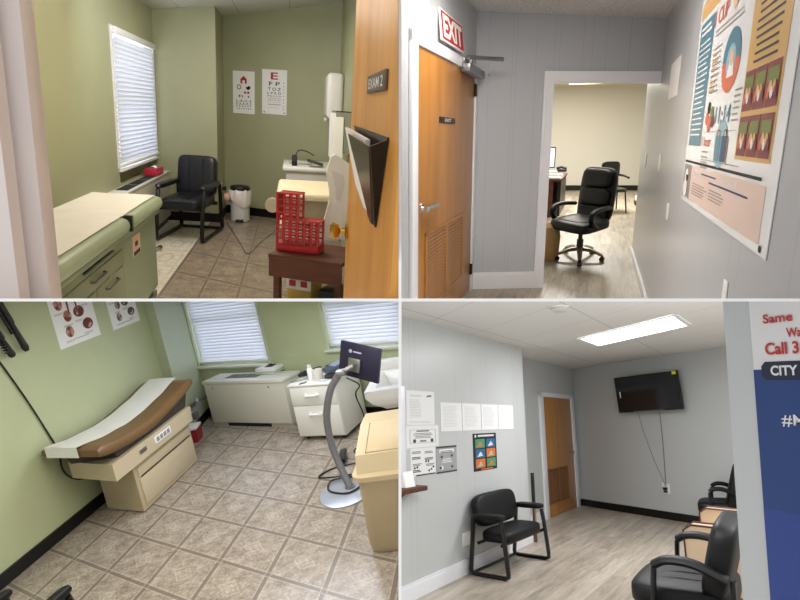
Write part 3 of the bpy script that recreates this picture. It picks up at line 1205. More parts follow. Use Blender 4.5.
# large food poster (x 0..2.1 from its far edge, y up from the bottom edge)
TEAL = mat('teal_print', '#4f7f93', .35)
ORANGE = mat('amber_print', '#d2ab68', .35)
PEACH = mat('peach_print', '#e0c8bd', .35)
CORAL = mat('coral_print', '#cf6b4f', .4)
SKYB = mat('sky_blue_print', '#8fb6c4', .4)
OLIVE = mat('leaf_print', '#71803f', .4)
MAROON = mat('maroon_print', '#7d2f3b', .4)
SKIN = mat('tan_print', '#e0b48f', .4)
PGREY = mat('warm_grey_print', '#8d8a83', .4)
NAVY = mat('navy_print', '#2c4a6b', .4)
PM = [mat('poster_gloss_white', '#eceef0', .25), TEAL, ORANGE, PEACH, CORAL, SKYB, OLIVE, MAROON, SKIN, PGREY, NAVY, INK, WHITE]
b = B()
b.box(0, 2.12, 0, 1.16, 0, .003)
Z = .0042
Z2 = .0054
Z3 = .0064
b.m(2).rect(.05, 1.03, 1.1, .085, Z)
b.m(8).lines(.1, 1.075, .8, 1, .02, .02, Z2)
b.m(1).rect(.08, .33, .46, .67, Z)
b.m(12).lines(.13, .96, .34, 2, .03, .014, Z2)
b.lines(.12, .88, .38, 18, .029, .008, Z2)
b.m(2).rect(1.46, .29, .55, .86, Z)
b.m(7).rect(1.5, 1.0, .45, .12, Z2)
b.m(11).lines(1.56, .945, .36, 12, .028, .009, Z2, center=True)
b.m(7)
for r in range(2):
    for c in range(3):
        x0, y0 = 1.48 + c * .172, .47 - r * .165
        b.m(7).rect(x0, y0, .16, .145, Z2)
        b.m(6).rect(x0 + .015, y0 + .08, .13, .045, Z3)
        for k in range(5):
            b.m((4, 8, 12, 2, 7)[k]).disc(x0 + .03 + .025 * k, y0 + .045 + .02 * (k % 2), .02, Z3 + .0004 * k, 10)
# title and vegetables
b.m(4).text('1 CUP', .74, .955, .075, Z2, w=.36, bold=.02)
for k, (xx, yy, rr, mm) in enumerate(((1.02, 1.02, .06, 6), (1.12, 1.06, .07, 6), (1.18, .99, .05, 4), (1.27, 1.0, .05, 7), (1.08, .96, .045, 8), (1.33, 1.03, .045, 6), (1.24, 1.08, .05, 2))):
    b.m(mm).disc(xx, yy, rr, Z2 + .0004 * k, 14, 1.2)
b.m(9).lines(.62, .885, .75, 2, .022, .007, Z2)
# round picture
b.m(1).disc(1.12, .70, .135, Z2, 28, 1.45, 0, pi, .07)
b.m(4).disc(1.12, .70, .135, Z2, 28, 1.45, pi, 2 * pi, .07)
b.m(5).disc(1.12, .70, .07, Z2, 20, 1.45)
b.m(8).disc(1.14, .71, .035, Z3, 14, 1.3)
b.m(12).poly([(1.06, .63), (1.22, .63), (1.18, .69), (1.1, .69)], Z3)
b.m(9).lines(.62, .80, .26, 9, .026, .007, Z2)
b.m(2).lines(.62, .77, .14, 6, .034, .012, Z2)
b.m(1).text('11:14', 1.08, .475, .075, Z2, w=.36, bold=.02)
b.m(9).lines(1.3, .56, .14, 6, .024, .007, Z2)
for k, (xx, yy, rr, mm) in enumerate(((.66, .47, .035, 4), (.74, .44, .04, 4), (.80, .49, .035, 6), (.70, .52, .03, 11), (.84, .45, .03, 7))):
    b.m(mm).disc(xx, yy, rr, Z2 + .0004 * k, 12, 1.3)
b.m(9).rect(.6, .40, .82, .003, Z2)
b.m(4).text('1 hour', .72, .355, .05, Z2, w=.28, bold=.015)
b.m(9).lines(.62, .30, .22, 4, .026, .007, Z2)
b.m(5).disc(1.12, .345, .105, Z2, 24, 1.45)
for xx in (1.0, 1.15):
    b.m(10 if xx > 1.1 else 1).rect(xx, .27, .13, .11, Z3)
    b.m(8).disc(xx + .065, .40, .018, Z3, 10, 1.4)
    b.m(11).disc(xx + .065, .38, .03, Z3 + .0006, 10, 1.3, 0, pi, .024)
b.m(8).rect(1.26, .26, .03, .11, Z3)
b.m(9).lines(.62, .262, 1.2, 1, .02, .004, Z2)
b.m(11).rect(.04, .232, 1.9, .012, Z2)
# lower panel
b.m(3).rect(.33, .03, 1.68, .19, Z)
b.m(9).rect(.03, .03, .29, .19, Z)
b.m(12).disc(.16, .15, .045, Z2, 14, 1.3)
b.m(11).disc(.19, .16, .04, Z2 + .0005, 12, 1.2, pi, 2 * pi)
b.m(12).disc(.14, .08, .05, Z3, 12, 1.6)
b.m(12).text('WORLD', 1.42, .188, .022, Z2, w=.3, bold=.02)
b.text('JOIN', .55, .175, .035, Z2, w=.26, bold=.015)
b.m(10).lines(.7, .187, .55, 1, .02, .007, Z2)
b.lines(.95, .158, .85, 1, .02, .008, Z2, rnd=.05)
b.m(9).lines(.42, .125, .5, 5, .014, .005, Z2)
b.lines(.98, .128, .4, 4, .014, .005, Z2)
b.m(11).disc(2.04, .022, .012, Z2, 12, 1.6)
solo(2, b.build('food_poster', PM, smooth=False), 'large glossy poster about food with teal, white and amber columns', 'poster', (.5262, 4.23, 1.128), right=(0, -1))

# executive chair
oc = thing(2, 'office_chair', 'black leather executive office chair on a silver five-star base', 'office chair', (-.14, 8.0, 0), radians(-34))
b = B()
b.tube([(0, 0, .10), (0, 0, .40)], .028, 12)
b.tube([(0, 0, .13), (0, 0, .25)], .042, 12)
b.build('gas_column', DARKGREY, oc)
for k in range(5):
    a = 2 * pi * k / 5 + radians(-52)
    ca, sa = cos(a), sin(a)
    b = B()
    b.tube([(ca * .02, sa * .02, .135), (ca * .14, sa * .14, .125), (ca * .29, sa * .29, .075)], .03, 8, rs=[.04, .034, .022], flat=.8)
    lg = b.build('base_leg', mat('silver_base', '#a39a8a', .35, metal=.7), oc)
    b = B()
    b.cyl((ca * .29 - sa * .025, sa * .29 + ca * .025, .03), (ca * .29 + sa * .025, sa * .29 - ca * .025, .03), .03, seg=14)
    b.tube([(ca * .29, sa * .29, .03), (ca * .29, sa * .29, .075)], .016, 8)
    b.build('caster', BLACKPL, lg)
b = B()
b.box(-.12, .12, -.12, .12, .37, .41, .01)
b.build('seat_plate', BLACKPL, oc)
b = B()
b.pillow((0, -.03, .46), (.58, .60, .14), .4, 36, 16)
b.pillow((0, -.03, .515), (.44, .46, .06), .5, 30, 10)
b.build('seat', LEATHER, oc)
M = Matrix.Translation((0, .22, .44)) @ Matrix.Rotation(radians(-9), 4, 'X')
b = B()
b.pillow((0, .02, .36), (.52, .10, .70), .38, 36, 18, M)
bk = b.build('backrest', LEATHER, oc)
for zc, hh in ((.12, .2), (.33, .23), (.565, .24)):
    b = B()
    b.pillow((0, -.025, zc), (.44, .12, hh), .5, 30, 12, M)
    b.build('back_cushion', LEATHER, bk)
for sx in (-1, 1):
    b = B()
    b.tube(bez([(sx * .26, .20, .66), (sx * .30, .02, .675), (sx * .305, -.16, .665), (sx * .30, -.23, .62), (sx * .29, -.2, .53), (sx * .27, -.06, .45)], 8), .034, 10, flat=.8)
    b.build('armrest', LEATHER, oc)
deepen(oc, 1.75)

# desk with papers, screen and telephone
dk = thing(2, 'office_desk', 'dark brown desk in the office with papers on top', 'desk', (-.66, 12.2, 0))
b = B()
b.box(-1.5, .02, 0, 2.4, .70, .75, .005)
b.build('desktop', DARKWOOD, dk)
b = B()
b.box(-.36, -.14, .05, 2.3, .0, .70)
b.build('pedestal', DARKWOOD, dk, smooth=False)
b = B()
b.box(-.04, .0, .3, 2.35, .0, .70)
b.build('end_panel', BLACKPL, dk, smooth=False)
for k, (xx, yy, rz) in enumerate(((-.15, .24, .05), (-.16, .90, -.05), (-.3, 1.62, .1))):
    b = B()
    b.box(-.13, .13, -.2, .2, 0, .03 + .02 * k, .002)
    solo(2, b.build('paper_stack', PAPER, smooth=False), ('white paper stack at the near edge of the office desk', 'white paper stack at the outer side of the office desk', 'white paper stack under the office screen')[k], 'papers', (-.66 + xx, 12.2 + yy, .751), rz, 'papers on the office desk')
mo = thing(2, 'monitor', 'slim white-screened monitor on the office desk', 'monitor', (-.93, 14.1, .752))
b = B()
b.box(-.4, .03, 0, .04, .12, .58, .01)
b.build('housing', BLACKPL, mo)
b = B()
b.box(-.38, .01, -.004, 0, .15, .55)
b.build('screen', mat('pale_lit_screen', '#e6ecf2', .3, emit='#dfe8f0', estr=.35), mo, smooth=False)
b = B()
b.box(-.2, -.08, .0, .2, 0, .02)
b.tube([(-.14, .06, 0), (-.14, .06, .2)], .02, 8)
b.build('stand', BLACKPL, mo)
b = B()
b.box(-.1, .12, -.1, .2, 0, .06, .02)
b.tube([(-.11, 0, .08), (0, 0, .11), (.12, 0, .08)], .028, 8)
solo(2, b.build('telephone', BLACKPL), 'black desk telephone beside the papers on the office desk', 'telephone', (-.80, 14.9, .752))

# guest chair at the back
gc = thing(2, 'guest_chair', 'black guest chair standing against the buff wall behind the executive chair', 'chair', (.36, 13.6, 0), radians(20))
for x0, y0, x1, y1 in ((-.22, -.22, -.18, -.18), (.22, -.22, .18, -.18), (-.2, .25, -.17, .2), (.2, .25, .17, .2)):
    b = B()
    b.tube([(x0, y0, 0.0), (x1, y1, .44)], .016, 8)
    b.build('leg', BLACKMETAL, gc)
b = B()
b.pillow((0, 0, .46), (.46, .46, .08), .4)
b.build('seat', BLACKPL, gc)
b = B()
b.pillow((0, .24, .86), (.40, .06, .34), .4)
for sx in (-.17, .17):
    b.tube([(sx, .2, .44), (sx, .25, .9)], .014, 8)
b.build('backrest', BLACKPL, gc)
b = B()
b.tube([(-.22, -.2, .72), (-.23, .05, .74), (-.2, .26, .74)], .025, 8)
b.build('armrest', BLACKPL, gc)
b = B()
b.tube([(.22, -.2, .72), (.23, .05, .74), (.2, .26, .74)], .025, 8)
b.build('armrest', BLACKPL, gc)
deepen(gc, 1.6)
b = B()
b.lathe([(0, 0.0), (.09, 0.0), (.11, .1), (.12, .3), (.10, .42), (.06, .46), (0, .47)], (0, 0, 0), 24, 1, 1.6)
solo(2, b.build('floor_cushion', mat('tan_canvas', '#b3905c', .7, var=.1, scale=20)), 'tan rounded bag on the floor just inside the office doorway', 'bag', (-.50, 7.85, .002))
b = B()
b.box(-.06, .06, -.25, .25, 0, .09, .02)
b.m(1)
b.box(-.05, .07, -.2, .2, .09, .2, .03)
solo(2, b.build('power_strip', [BLACKPL, WHITEPL]), 'small white and black box on the office floor near the wall end', 'device', (.95, 15.2, .002))
area(2, 'hall_ceiling_lamp', (-.55, 4.0, 2.6), (.6, 1.2), 40, '#fff8f0')
area(2, 'office_ceiling_lamp', (-.3, 14.5, 2.9), (1.6, 3.0), 330, '#fffaf0')
area(2, 'office_ceiling_lamp', (-.3, 9.6, 2.9), (1.4, 1.6), 70, '#fffaf0')

# ================================================================ ROOM 3: bright exam room with two windows
F3 = tile_mat('taupe_vinyl_tile', .5, -.26, .5, .074 + .95, .51 + .95, '#9c9083', '#786e64', '#beb4a6', .24)
WD = Vector((.926, -.377)).normalized()
WN = Vector((-.377, -.926)).normalized()


def bw(u, n=0.0):
    p = Vector((-4.40, 8.02)) + WD * u + WN * n
    return (p.x, p.y)


def bwbox(b, u0, u1, n0, n1, z0, z1):
    b.prism([bw(u0, n0), bw(u1, n0), bw(u1, n1), bw(u0, n1)], z0, z1, 'z')


b = B()
b.prism([(-4.5, 2.0), (.6, 1.2), (.6, 6.3), (-4.5, 8.1)], -.06, 0, 'z')
struct(3, b.build('floor', F3, smooth=False), 'taupe patterned vinyl tile floor under the brown cushioned exam table', 'floor')
b = B()
b.box(-4.55, -4.42, 2.0, 7.15, 0, 2.6)
struct(3, b.build('wall_left', GREEN3, smooth=False), 'light green wall behind the brown cushioned exam table', 'wall')
b = B()
b.prism([(-4.6, 7.17), (-4.25, 7.04), (-4.40, 8.02), (-4.6, 8.1)], 0, 2.6, 'z')
struct(3, b.build('wall_alcove', mat('window_lit_column_green', '#bcc5a6', .35), smooth=False), 'light green wall column beside the window and heater', 'wall')  # same green as the walls, with window light put into a paler colour
WINS = ((.03, 1.40, .74), (2.46, 4.2, .88))
b = B()
bwbox(b, -.3, .03, -.14, 0, 0, 2.6)
bwbox(b, .03, 1.40, -.14, 0, 0, .74)
bwbox(b, 1.40, 2.46, -.14, 0, 0, 2.6)
bwbox(b, 2.46, 4.2, -.14, 0, 0, .88)
bwbox(b, 4.2, 4.6, -.14, 0, 0, 2.6)
bwbox(b, .03, 1.40, -.14, 0, 2.1, 2.6)
bwbox(b, 2.46, 4.2, -.14, 0, 2.1, 2.6)
struct(3, b.build('wall_back', GREEN3, smooth=False), 'green window wall behind the long heater and rolling cabinet', 'wall')
b = B()
b.box(-4.42, -4.40, 2.0, 7.15, 0, .115)
struct(3, b.build('baseboard_left', BLACKBASE, smooth=False), 'black baseboard beside the brown cushioned exam table', 'baseboard')
b = B()
b.prism([(-4.25, 7.04), (-4.235, 7.04), (-4.385, 8.02), (-4.40, 8.02)], 0, .11, 'z')
bwbox(b, 0, 4.4, 0, .018, 0, .115)
struct(3, b.build('baseboard_back', BLACKBASE, smooth=False), 'black baseboard under the two windows', 'baseboard')
for k, (u0, u1, zs) in enumerate(WINS):
    w_ = thing(3, 'window_%d' % (k + 2), ('daylit window above the long white heater', 'daylit window above the white sink')[k], 'window', (bw(u0)[0], bw(u0)[1], 0), math.atan2(WD.y, WD.x), kind='structure')
    L_ = u1 - u0
    b = B()
    for x0, x1, z0, z1 in ((0, .05, zs, 2.1), (L_ - .05, L_, zs, 2.1), (0, L_, zs, zs + .05), (0, L_, 2.05, 2.1), (0, L_, 1.4, 1.44)):
        b.box(x0, x1, .07, .11, z0, z1)
    b.build('window_frame', WHITE, w_, smooth=False)
    b = B()
    b.box(.03, L_ - .03, .095, .10, zs + .03, 2.08)
    b.build('pane', GLASSLIT, w_, smooth=False)
    b = B()
    b.box(-.06, L_ + .06, -.06, .12, zs - .03, zs, .006)
    b.box(-.05, L_ + .05, -.018, 0, zs - .055, zs - .03, .003)
    b.build('window_sill', mat('mint_gloss_trim', '#d5dbc8', .35), w_)
    b = B()
    b.box(-.03, -.0, -.02, .005, zs, 2.14)
    b.box(L_, L_ + .03, -.02, .005, zs, 2.14)
    b.build('casing', mat('mint_gloss_casing', '#c3cbb2', .35), w_, smooth=False)
    bl = thing(3, 'venetian_blind', ('white venetian blind in the window above the long heater', 'white venetian blind in the window above the sink')[k], 'blind', (bw(u0 + .01, -.03)[0], bw(u0 + .01, -.03)[1], 0), math.atan2(WD.y, WD.x) + pi * 0, 'window blinds of the bright exam room')
    blind_parts(bl, L_ - .02, zs + .03, 2.08, .045, .060, radians(-74), wand=None)

# posters on the long wall
def anatomy(b, w, h, seed):
    rnd = random.Random(seed)
    b.box(0, w, 0, h, 0, .002)
    spots = [(.2, .82), (.78, .8), (.2, .52), (.8, .55), (.3, .17), (.76, .2), (.22, .66), (.62, .38), (.34, .36)]
    for k, (fx, fy) in enumerate(spots):
        cx, cy, r = fx * w, fy * h, .062 * w / .67
        b.m(1 + k % 2).disc(cx, cy, r, .003, 14, 1 + .4 * (k % 2))
        for j in range(6):
            a = rnd.random() * 6.28
            b.m(3 if j % 2 else 2).disc(cx + cos(a) * r * .6, cy + sin(a) * r * .6, r * .32, .0038 + .0003 * j, 9)
        b.m(4).lines(cx - r * 1.5, cy - r * 1.5, r * 2.4, 2, .012, .004, .003)
    for sx in (-.05, .05):
        b.m(2).poly([(w * .5 + sx - .03, h * .95), (w * .5 + sx + .02, h * .95), (w * .5 + sx * 1.4 + .01, h * .36), (w * .5 + sx * 1.4 - .012, h * .36)], .003)
    b.m(4).lines(w * .35, h * .06, w * .4, 1, .02, .006, .003)


APM = [PAPER, mat('flesh_print', '#a8705f', .6), mat('dark_red_print', '#6e2f2f', .6), mat('rosy_print', '#c99a8c', .6), GREYINK]
b = B()
anatomy(b, .67, .86, 3)
solo(3, b.build('anatomy_poster', APM, smooth=False), 'large white poster of reddish anatomy drawings on the light green wall', 'poster', (-4.4195, 5.46, 1.69), right=(0, 1))
b = B()
anatomy(b, .56, .75, 5)
solo(3, b.build('anatomy_poster', [PAPER, mat('brown_print', '#8b7772', .6), mat('grey_brown_print', '#5c4c4a', .6), mat('pale_print_pink', '#c0a8a4', .6), GREYINK], smooth=False), 'smaller white anatomy poster nearest the wall column', 'poster', (-4.4195, 6.37, 1.68), right=(0, 1))

# wall instruments with cords
for k, (lb, p0, p1) in enumerate((('black instrument handle hanging on the wall, the longer one nearer the posters', (-4.36, 4.80, 2.34), (-4.36, 4.965, 1.81)), ('black coiled instrument handle hanging on the wall, the shorter one', (-4.36, 4.66, 2.14), (-4.36, 4.79, 1.80)))):
    p0, p1 = Vector(p0), Vector(p1)
    r_ = thing(3, 'instrument_handle', lb, 'medical instrument', p1, 0, None)
    d = p0 - p1
    b = B()
    b.tube([(0, 0, 0), d * .06, d * .15, d * .5, d * .55, d], .03, 10, rs=[.022, .034, .03, .024, .032, .03])
    b.build('grip', BLACKPL, r_)
    b = B()
    b.tube([d * .98 + Vector((-.0, 0, 0)), d * 1.1], .045, 10)
    b.build('cradle', DARKGREY, r_)
    if k == 0:
        b = B()
        b.tube([d * .3 + Vector((.0, -.06, .03)), d * .6 + Vector((0, -.06, .03)), d * .95 + Vector((0, -.08, .05))], .014, 8)
        b.build('cable', BLACKPL, r_)
    else:
        b = B()
        pts = []
        for j in range(50):
            t = j / 49
            q_ = d * (.1 + .8 * t)
            pts.append((q_.x + .018 * cos(j * 1.3), q_.y - .03 + .018 * sin(j * 1.3), q_.z))
        b.tube(pts, .008, 5)
        b.build('coil', BLACKPL, r_)
b = B()
b.tube(bez([(-4.405, 4.56, 2.02), (-4.405, 4.675, 1.79), (-4.405, 4.84, 1.37), (-4.405, 4.97, .98), (-4.40, 5.02, .78), (-4.39, 5.0, .58), (-4.39, 5.12, .43), (-4.38, 5.32, .36), (-4.36, 5.42, .40)]), .0085, 6)
solo(3, b.build('wall_cable', BLACKPL), 'thin black cord running down the light green wall behind the exam table', 'cord')

# exam table with curved brown cushion
TAN = mat('tan_enamel', '#b7a888', .45, var=.02, scale=4)
TANL = mat('light_tan_enamel', '#c2b496', .42)
BROWNV = mat('brown_vinyl', '#705330', .35, var=.08, scale=30, bump=.1)
x = thing(3, 'exam_table', 'tan exam table with a curved brown cushion against the light green wall', 'exam table', (0, 0, 0))
b = B()
b.prism([(-3.73, 5.08), (-3.73, 6.24), (-4.25, 6.36), (-4.25, 5.26)], .012, .50, 'z')
b.build('base_cabinet', TAN, x)
b = B()
b.prism([(-3.74, 5.1), (-3.74, 6.22), (-4.22, 6.3), (-4.22, 5.28)], 0, .012, 'z')
b.build('plinth', BLACKPL, x, smooth=False)
for y0, y1, z0, z1 in ((5.18, 6.2, .33, .345), ):
    b = B()
    b.box(-3.735, -3.727, y0, y1, z0, z1)
    b.build('drawer_gap', mat('dark_gap', '#3a2f26', .6), x, smooth=False)
for z0, z1 in ((.06, .325), (.35, .44)):
    b = B()
    b.box(-3.732, -3.718, 5.14, 6.21, z0, z1, .004)
    if z0 < .1:
        b.box(-3.72, -3.716, 5.17, 6.18, .235, .24)
    b.build('drawer', TANL, x)
b = B()
b.prism([(-3.665, 4.74), (-3.665, 6.26), (-4.30, 6.40), (-4.30, 4.98)], .50, .665, 'z')
b.build('upper_body', TANL, x)
b = B()
b.box(-3.667, -3.655, 5.44, 5.76, .555, .63, .003)
b.m(1)
b.rect(0, 0, .0001, .0001)
for k in range(4):
    b.box(-3.655, -3.653, 5.47 + k * .07, 5.52 + k * .07, .57, .615)
b.build('switch_plate', [WHITE, GREYINK], x, smooth=False)
b = B()
b.box(-3.667, -3.655, 5.16, 5.28, .57, .61, .003)
b.build('name_plate', STEEL, x, smooth=False)
b = B()
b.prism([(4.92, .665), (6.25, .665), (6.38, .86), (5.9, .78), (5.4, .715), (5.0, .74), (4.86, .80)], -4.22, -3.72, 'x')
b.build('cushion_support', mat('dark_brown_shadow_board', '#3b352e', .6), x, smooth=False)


def cz(y):
    """top of the cushion along the table"""
    P = [(4.5, .925), (4.7, .89), (4.9, .858), (5.4, .834), (5.95, .90), (6.35, .985), (6.5, 1.01)]
    for (a, za), (c, zc_) in zip(P, P[1:]):
        if y <= c:
            t = max(0, (y - a) / (c - a))
            return za + (zc_ - za) * t
    return P[-1][1]


def czs(y):
    return sum(cz(y + k * .05) for k in range(-3, 4)) / 7


def cushion(b, x0, x1, y0, y1, th, up=0.0, rad=.05, n=30):
    rings = []
    for i in range(n + 1):
        y = y0 + (y1 - y0) * i / n
        e = min(i, n - i) / 2.0
        s_ = sqrt(max(0, 1 - (1 - min(1, e)) ** 2)) * .5 + .5 if e < 1 else 1
        t = th * s_
        zt = czs(y) + up - (th - t) * .5
        pts = []
        r = min(rad, t * .48)
        for cxk, czk, a0 in ((x1 - r, zt - r, 0), (x0 + r, zt - r, 90), (x0 + r, zt - t + r, 180), (x1 - r, zt - t + r, 270)):
            for j in range(5):
                a = radians(a0 + j * 22.5)
                pts.append((cxk + r * cos(a), y + (-3.62 - cxk - r * cos(a)) * .3, czk + r * sin(a)))
        rings.append(pts)
    b.ring_faces(rings)


b = B()
cushion(b, -4.37, -3.615, 4.56, 6.36, .115)
b.build('cushion', BROWNV, x)
b = B()
b.tube([(-3.68, 6.28, .60), (-3.62, 6.40, .66), (-3.63, 6.46, .66)], .013, 8)
b.box(-3.66, -3.60, 6.24, 6.30, .5, .58, .006)
b.build('stirrup_holder', DARKGREY, x)
b = B()
b.grid(lambda u, v: (-4.30 + .43 * u + .02 * v, 4.56 + 1.81 * v + (.68 - .43 * u) * .3, czs(4.56 + 1.81 * v) + .004 + .002 * sin(v * 31 + 5 * u)), 14, 60)
b.grid(lambda u, v: (-4.30 + .43 * u, 4.548 + (.68 - .43 * u) * .3, czs(4.56) + .004 - .1 * v), 14, 4)
b.grid(lambda u, v: (-4.30 + .43 * u, 4.56 - .012 * v + (.68 - .43 * u) * .3, czs(4.56) + .004 - .001 * v), 14, 1)
solo(3, b.build('exam_paper', mat('white_crepe_paper', '#eeede8', .7, var=.02, scale=30)), 'white exam paper lying along the curved brown cushion', 'exam paper')

# sharps bin & pipe
sb = thing(3, 'sharps_bin', 'small dark red waste box with white lid on the floor behind the tan exam table', 'waste box', (-4.12, 6.98, 0), radians(10))
b = B()
b.prism([(-.07, 0), (.06, 0), (.075, .17), (-.085, .17)], -.12, .1, 'y')
b.build('body', mat('dark_red_plastic', '#8e1c26', .4), sb, smooth=False)
b = B()
b.box(-.09, .08, -.125, .105, .17, .205, .008)
b.build('lid', WHITEPL, sb)
pp = thing(3, 'heater_valve', 'black and steel pipe valve between the wall column and the long heater', 'valve', (-4.13, 7.22, .43))
b = B()
b.tube([(-.06, -.1, -.03), (.0, .0, -.0), (.04, .1, .01), (.06, .17, .01)], .022, 10)
b.build('pipe', DARKGREY, pp)
b = B()
b.cyl((.02, 0, -.03), (.02, 0, .06), .035)
b.build('valve_head', CHROME, pp)

# heater
hz_ = thing(3, 'heater_unit', 'long off-white heater cabinet under the window', 'heater', (-4.085, 7.445, 0), math.atan2(-.377, .926))
b = B()
b.box(0, 1.44, 0, .33, .05, .60, .008)
b.build('casing', mat('off_white_heater_enamel', '#d3d0bf', .4), hz_)
b = B()
b.box(-.01, 1.45, -.012, .335, .60, .645, .008)
b.build('top_plate', mat('white_heater_enamel', '#dfddd0', .35), hz_)
for k in range(4):
    b = B()
    b.box(.33 + k * .145, .46 + k * .145, .1, .25, .645, .648)
    b.m(1)
    for j in range(7):
        b.box(.335 + k * .145, .455 + k * .145, .108 + j * .02, .118 + j * .02, .648, .65)
    b.build('grille', [DARKGREY, STEEL], hz_, smooth=False)
b = B()
b.box(.0, 1.44, .02, .3, .0, .05)
b.m(1)
b.box(.28, 1.06, .012, .02, .002, .046)
b.build('plinth', [mat('beige_plinth', '#b5b09c', .5), BLACKPL], hz_, smooth=False)
for xx in (.16, 1.18):
    b = B()
    b.cyl((xx, -.006, .545), (xx, .004, .545), .012, seg=12)
    b.build('screw', STEEL if xx < 1 else mat('rust_screw', '#7d4a35', .5), hz_)
t = thing(3, 'glove_box', 'small white and green box on top of the long heater', 'box', (-3.08, 7.36, .651), math.atan2(-.377, .926) + .05)
b = B()
b.box(-.15, .17, -.1, .1, 0, .075, .003)
b.m(1)
b.box(-.1505, .1705, -.1005, .1005, .012, .035)
b.build('carton', [WHITE, mat('pale_green_print', '#a8c09a', .5)], t)
b = B()
b.grid(lambda u, v: (-.04 + .12 * u, -.04 + .12 * v, .076 + .03 * sin(pi * u) * sin(pi * v)), 8, 8)
b.build('glove', mat('navy_glove', '#1f2533', .5), t)

# rolling cabinet
CABW = mat('white_laminate', '#e4e2d8', .35)
cb = thing(3, 'rolling_cabinet', 'white rolling two-drawer cabinet crowded with supplies', 'cabinet', (-2.505, 6.42, 0), radians(-15))
b = B()
b.box(0, .62, 0, .56, .05, .66, .006)
b.build('body', CABW, cb)
b = B()
b.box(-.012, .632, -.018, .57, .66, .685, .005)
b.build('top', CABW, cb)
for z0, z1 in ((.065, .425), (.435, .65)):
    b = B()
    b.box(.008, .612, -.014, 0, z0, z1, .003)
    d_ = b.build('drawer', CABW, cb)
    b = B()
    zh = z1 - .095
    b.tube([(.22, -.012, zh), (.225, -.045, zh), (.36, -.045, zh), (.365, -.012, zh)], .014, 8)
    b.cyl((.22, -.015, zh), (.22, -.04, zh), .02, seg=10)
    b.cyl((.365, -.015, zh), (.365, -.04, zh), .02, seg=10)
    b.build('handle', WHITEPL, d_)
for px_, py_ in ((.30, .07), (.06, .07), (.56, .07), (.06, .5), (.56, .5)):
    b = B()
    b.cyl((px_ - .018, py_, .024), (px_ + .018, py_, .024), .024, seg=14)
    b.box(px_ - .012, px_ + .012, py_ - .012, py_ + .012, .03, .05)
    b.build('caster', BLACKPL, cb)


def on_cab(u, v, z=.686):
    a = radians(-15)
    return (-2.505 + u * cos(a) - v * sin(a), 6.42 + u * sin(a) + v * cos(a), z)


tg = thing(3, 'lotion_bottle', 'white plastic bottle standing near the middle of the white cabinet top', 'bottle', on_cab(.24, .14))
b = B()
b.lathe([(0, 0), (.034, 0), (.037, .02), (.037, .12), (.03, .14), (.02, .15), (0, .15)], seg=18)
b.build('body', WHITEPL, tg)
b = B()
b.lathe([(.0, .15), (.024, .15), (.024, .18), (0, .183)], seg=16)
b.build('cap', mat('pale_cap', '#d9d9d2', .4), tg)
b = B()
b.lathe([(0, 0), (.05, 0), (.058, .02), (.062, .125), (.056, .125), (.05, .012), (0, .012)], seg=20)
solo(3, b.build('paper_cup', mat('ivory_cup', '#dcd8cc', .5)), 'ivory cup right behind the white bottle on the cabinet', 'cup', on_cab(.345, .12))
ph = thing(3, 'card_reader', 'navy grey keypad phone lying on the white cabinet', 'phone', on_cab(.46, .38, .712), radians(-42))
b = B()
b.box(-.09, .09, -.15, .15, .02, .075, .012, M=Matrix.Rotation(.12, 4, 'X'))
b.build('body', mat('slate_plastic', '#4d5568', .4), ph)
b = B()
b.box(-.07, .07, -.06, .12, .076, .08, M=Matrix.Rotation(.12, 4, 'X'))
b.build('keypad', mat('pale_slate_keys', '#9aa3b8', .4), ph, smooth=False)
b = B()
b.box(-.12, .12, -.18, .18, 0, .012, .003)
solo(3, b.build('clipboard', PAPER), 'white sheet pad lying under the keypad phone', 'papers', on_cab(.46, .38), radians(-42))
for k, (lb, u, v, rz, L, r, m_) in enumerate((('long black probe lying along the back of the cabinet top', .09, .36, radians(60), .30, .034, BLACKPL), ('black cable lying at the back corner of the cabinet top', .30, .52, radians(2), .16, .03, BLACKPL), ('silver scissors-like tool at the front corner of the cabinet top', .08, .14, radians(50), .22, .008, STEEL), ('black device lying in front of the keypad phone', .53, .14, radians(25), .2, .034, BLACKPL), ('grey pen lying beside the silver tool on the cabinet', .19, .02, radians(60), .10, .007, DARKGREY), ('clear packet lying in front of the black device', .45, .05, radians(15), .10, .012, mat('clear_packet', '#c3cbc8', .2)))):
    b = B()
    b.tube([(-L / 2, 0, r), (-L * .2, .012, r), (L * .2, -.01, r), (L / 2, .012, r)], r, 8, rs=[r * .6, r, r, r * .7])
    if k == 2:
        b.tube([(-L / 2, .06, r), (0, .0, r), (L / 2, -.03, r)], r, 8)
    solo(3, b.build(('probe', 'cable', 'scissors', 'handheld_device', 'pen', 'packet')[k], m_), lb, ('instrument', 'cable', 'tool', 'device', 'pen', 'packet')[k], on_cab(u, v), rz + radians(-19))

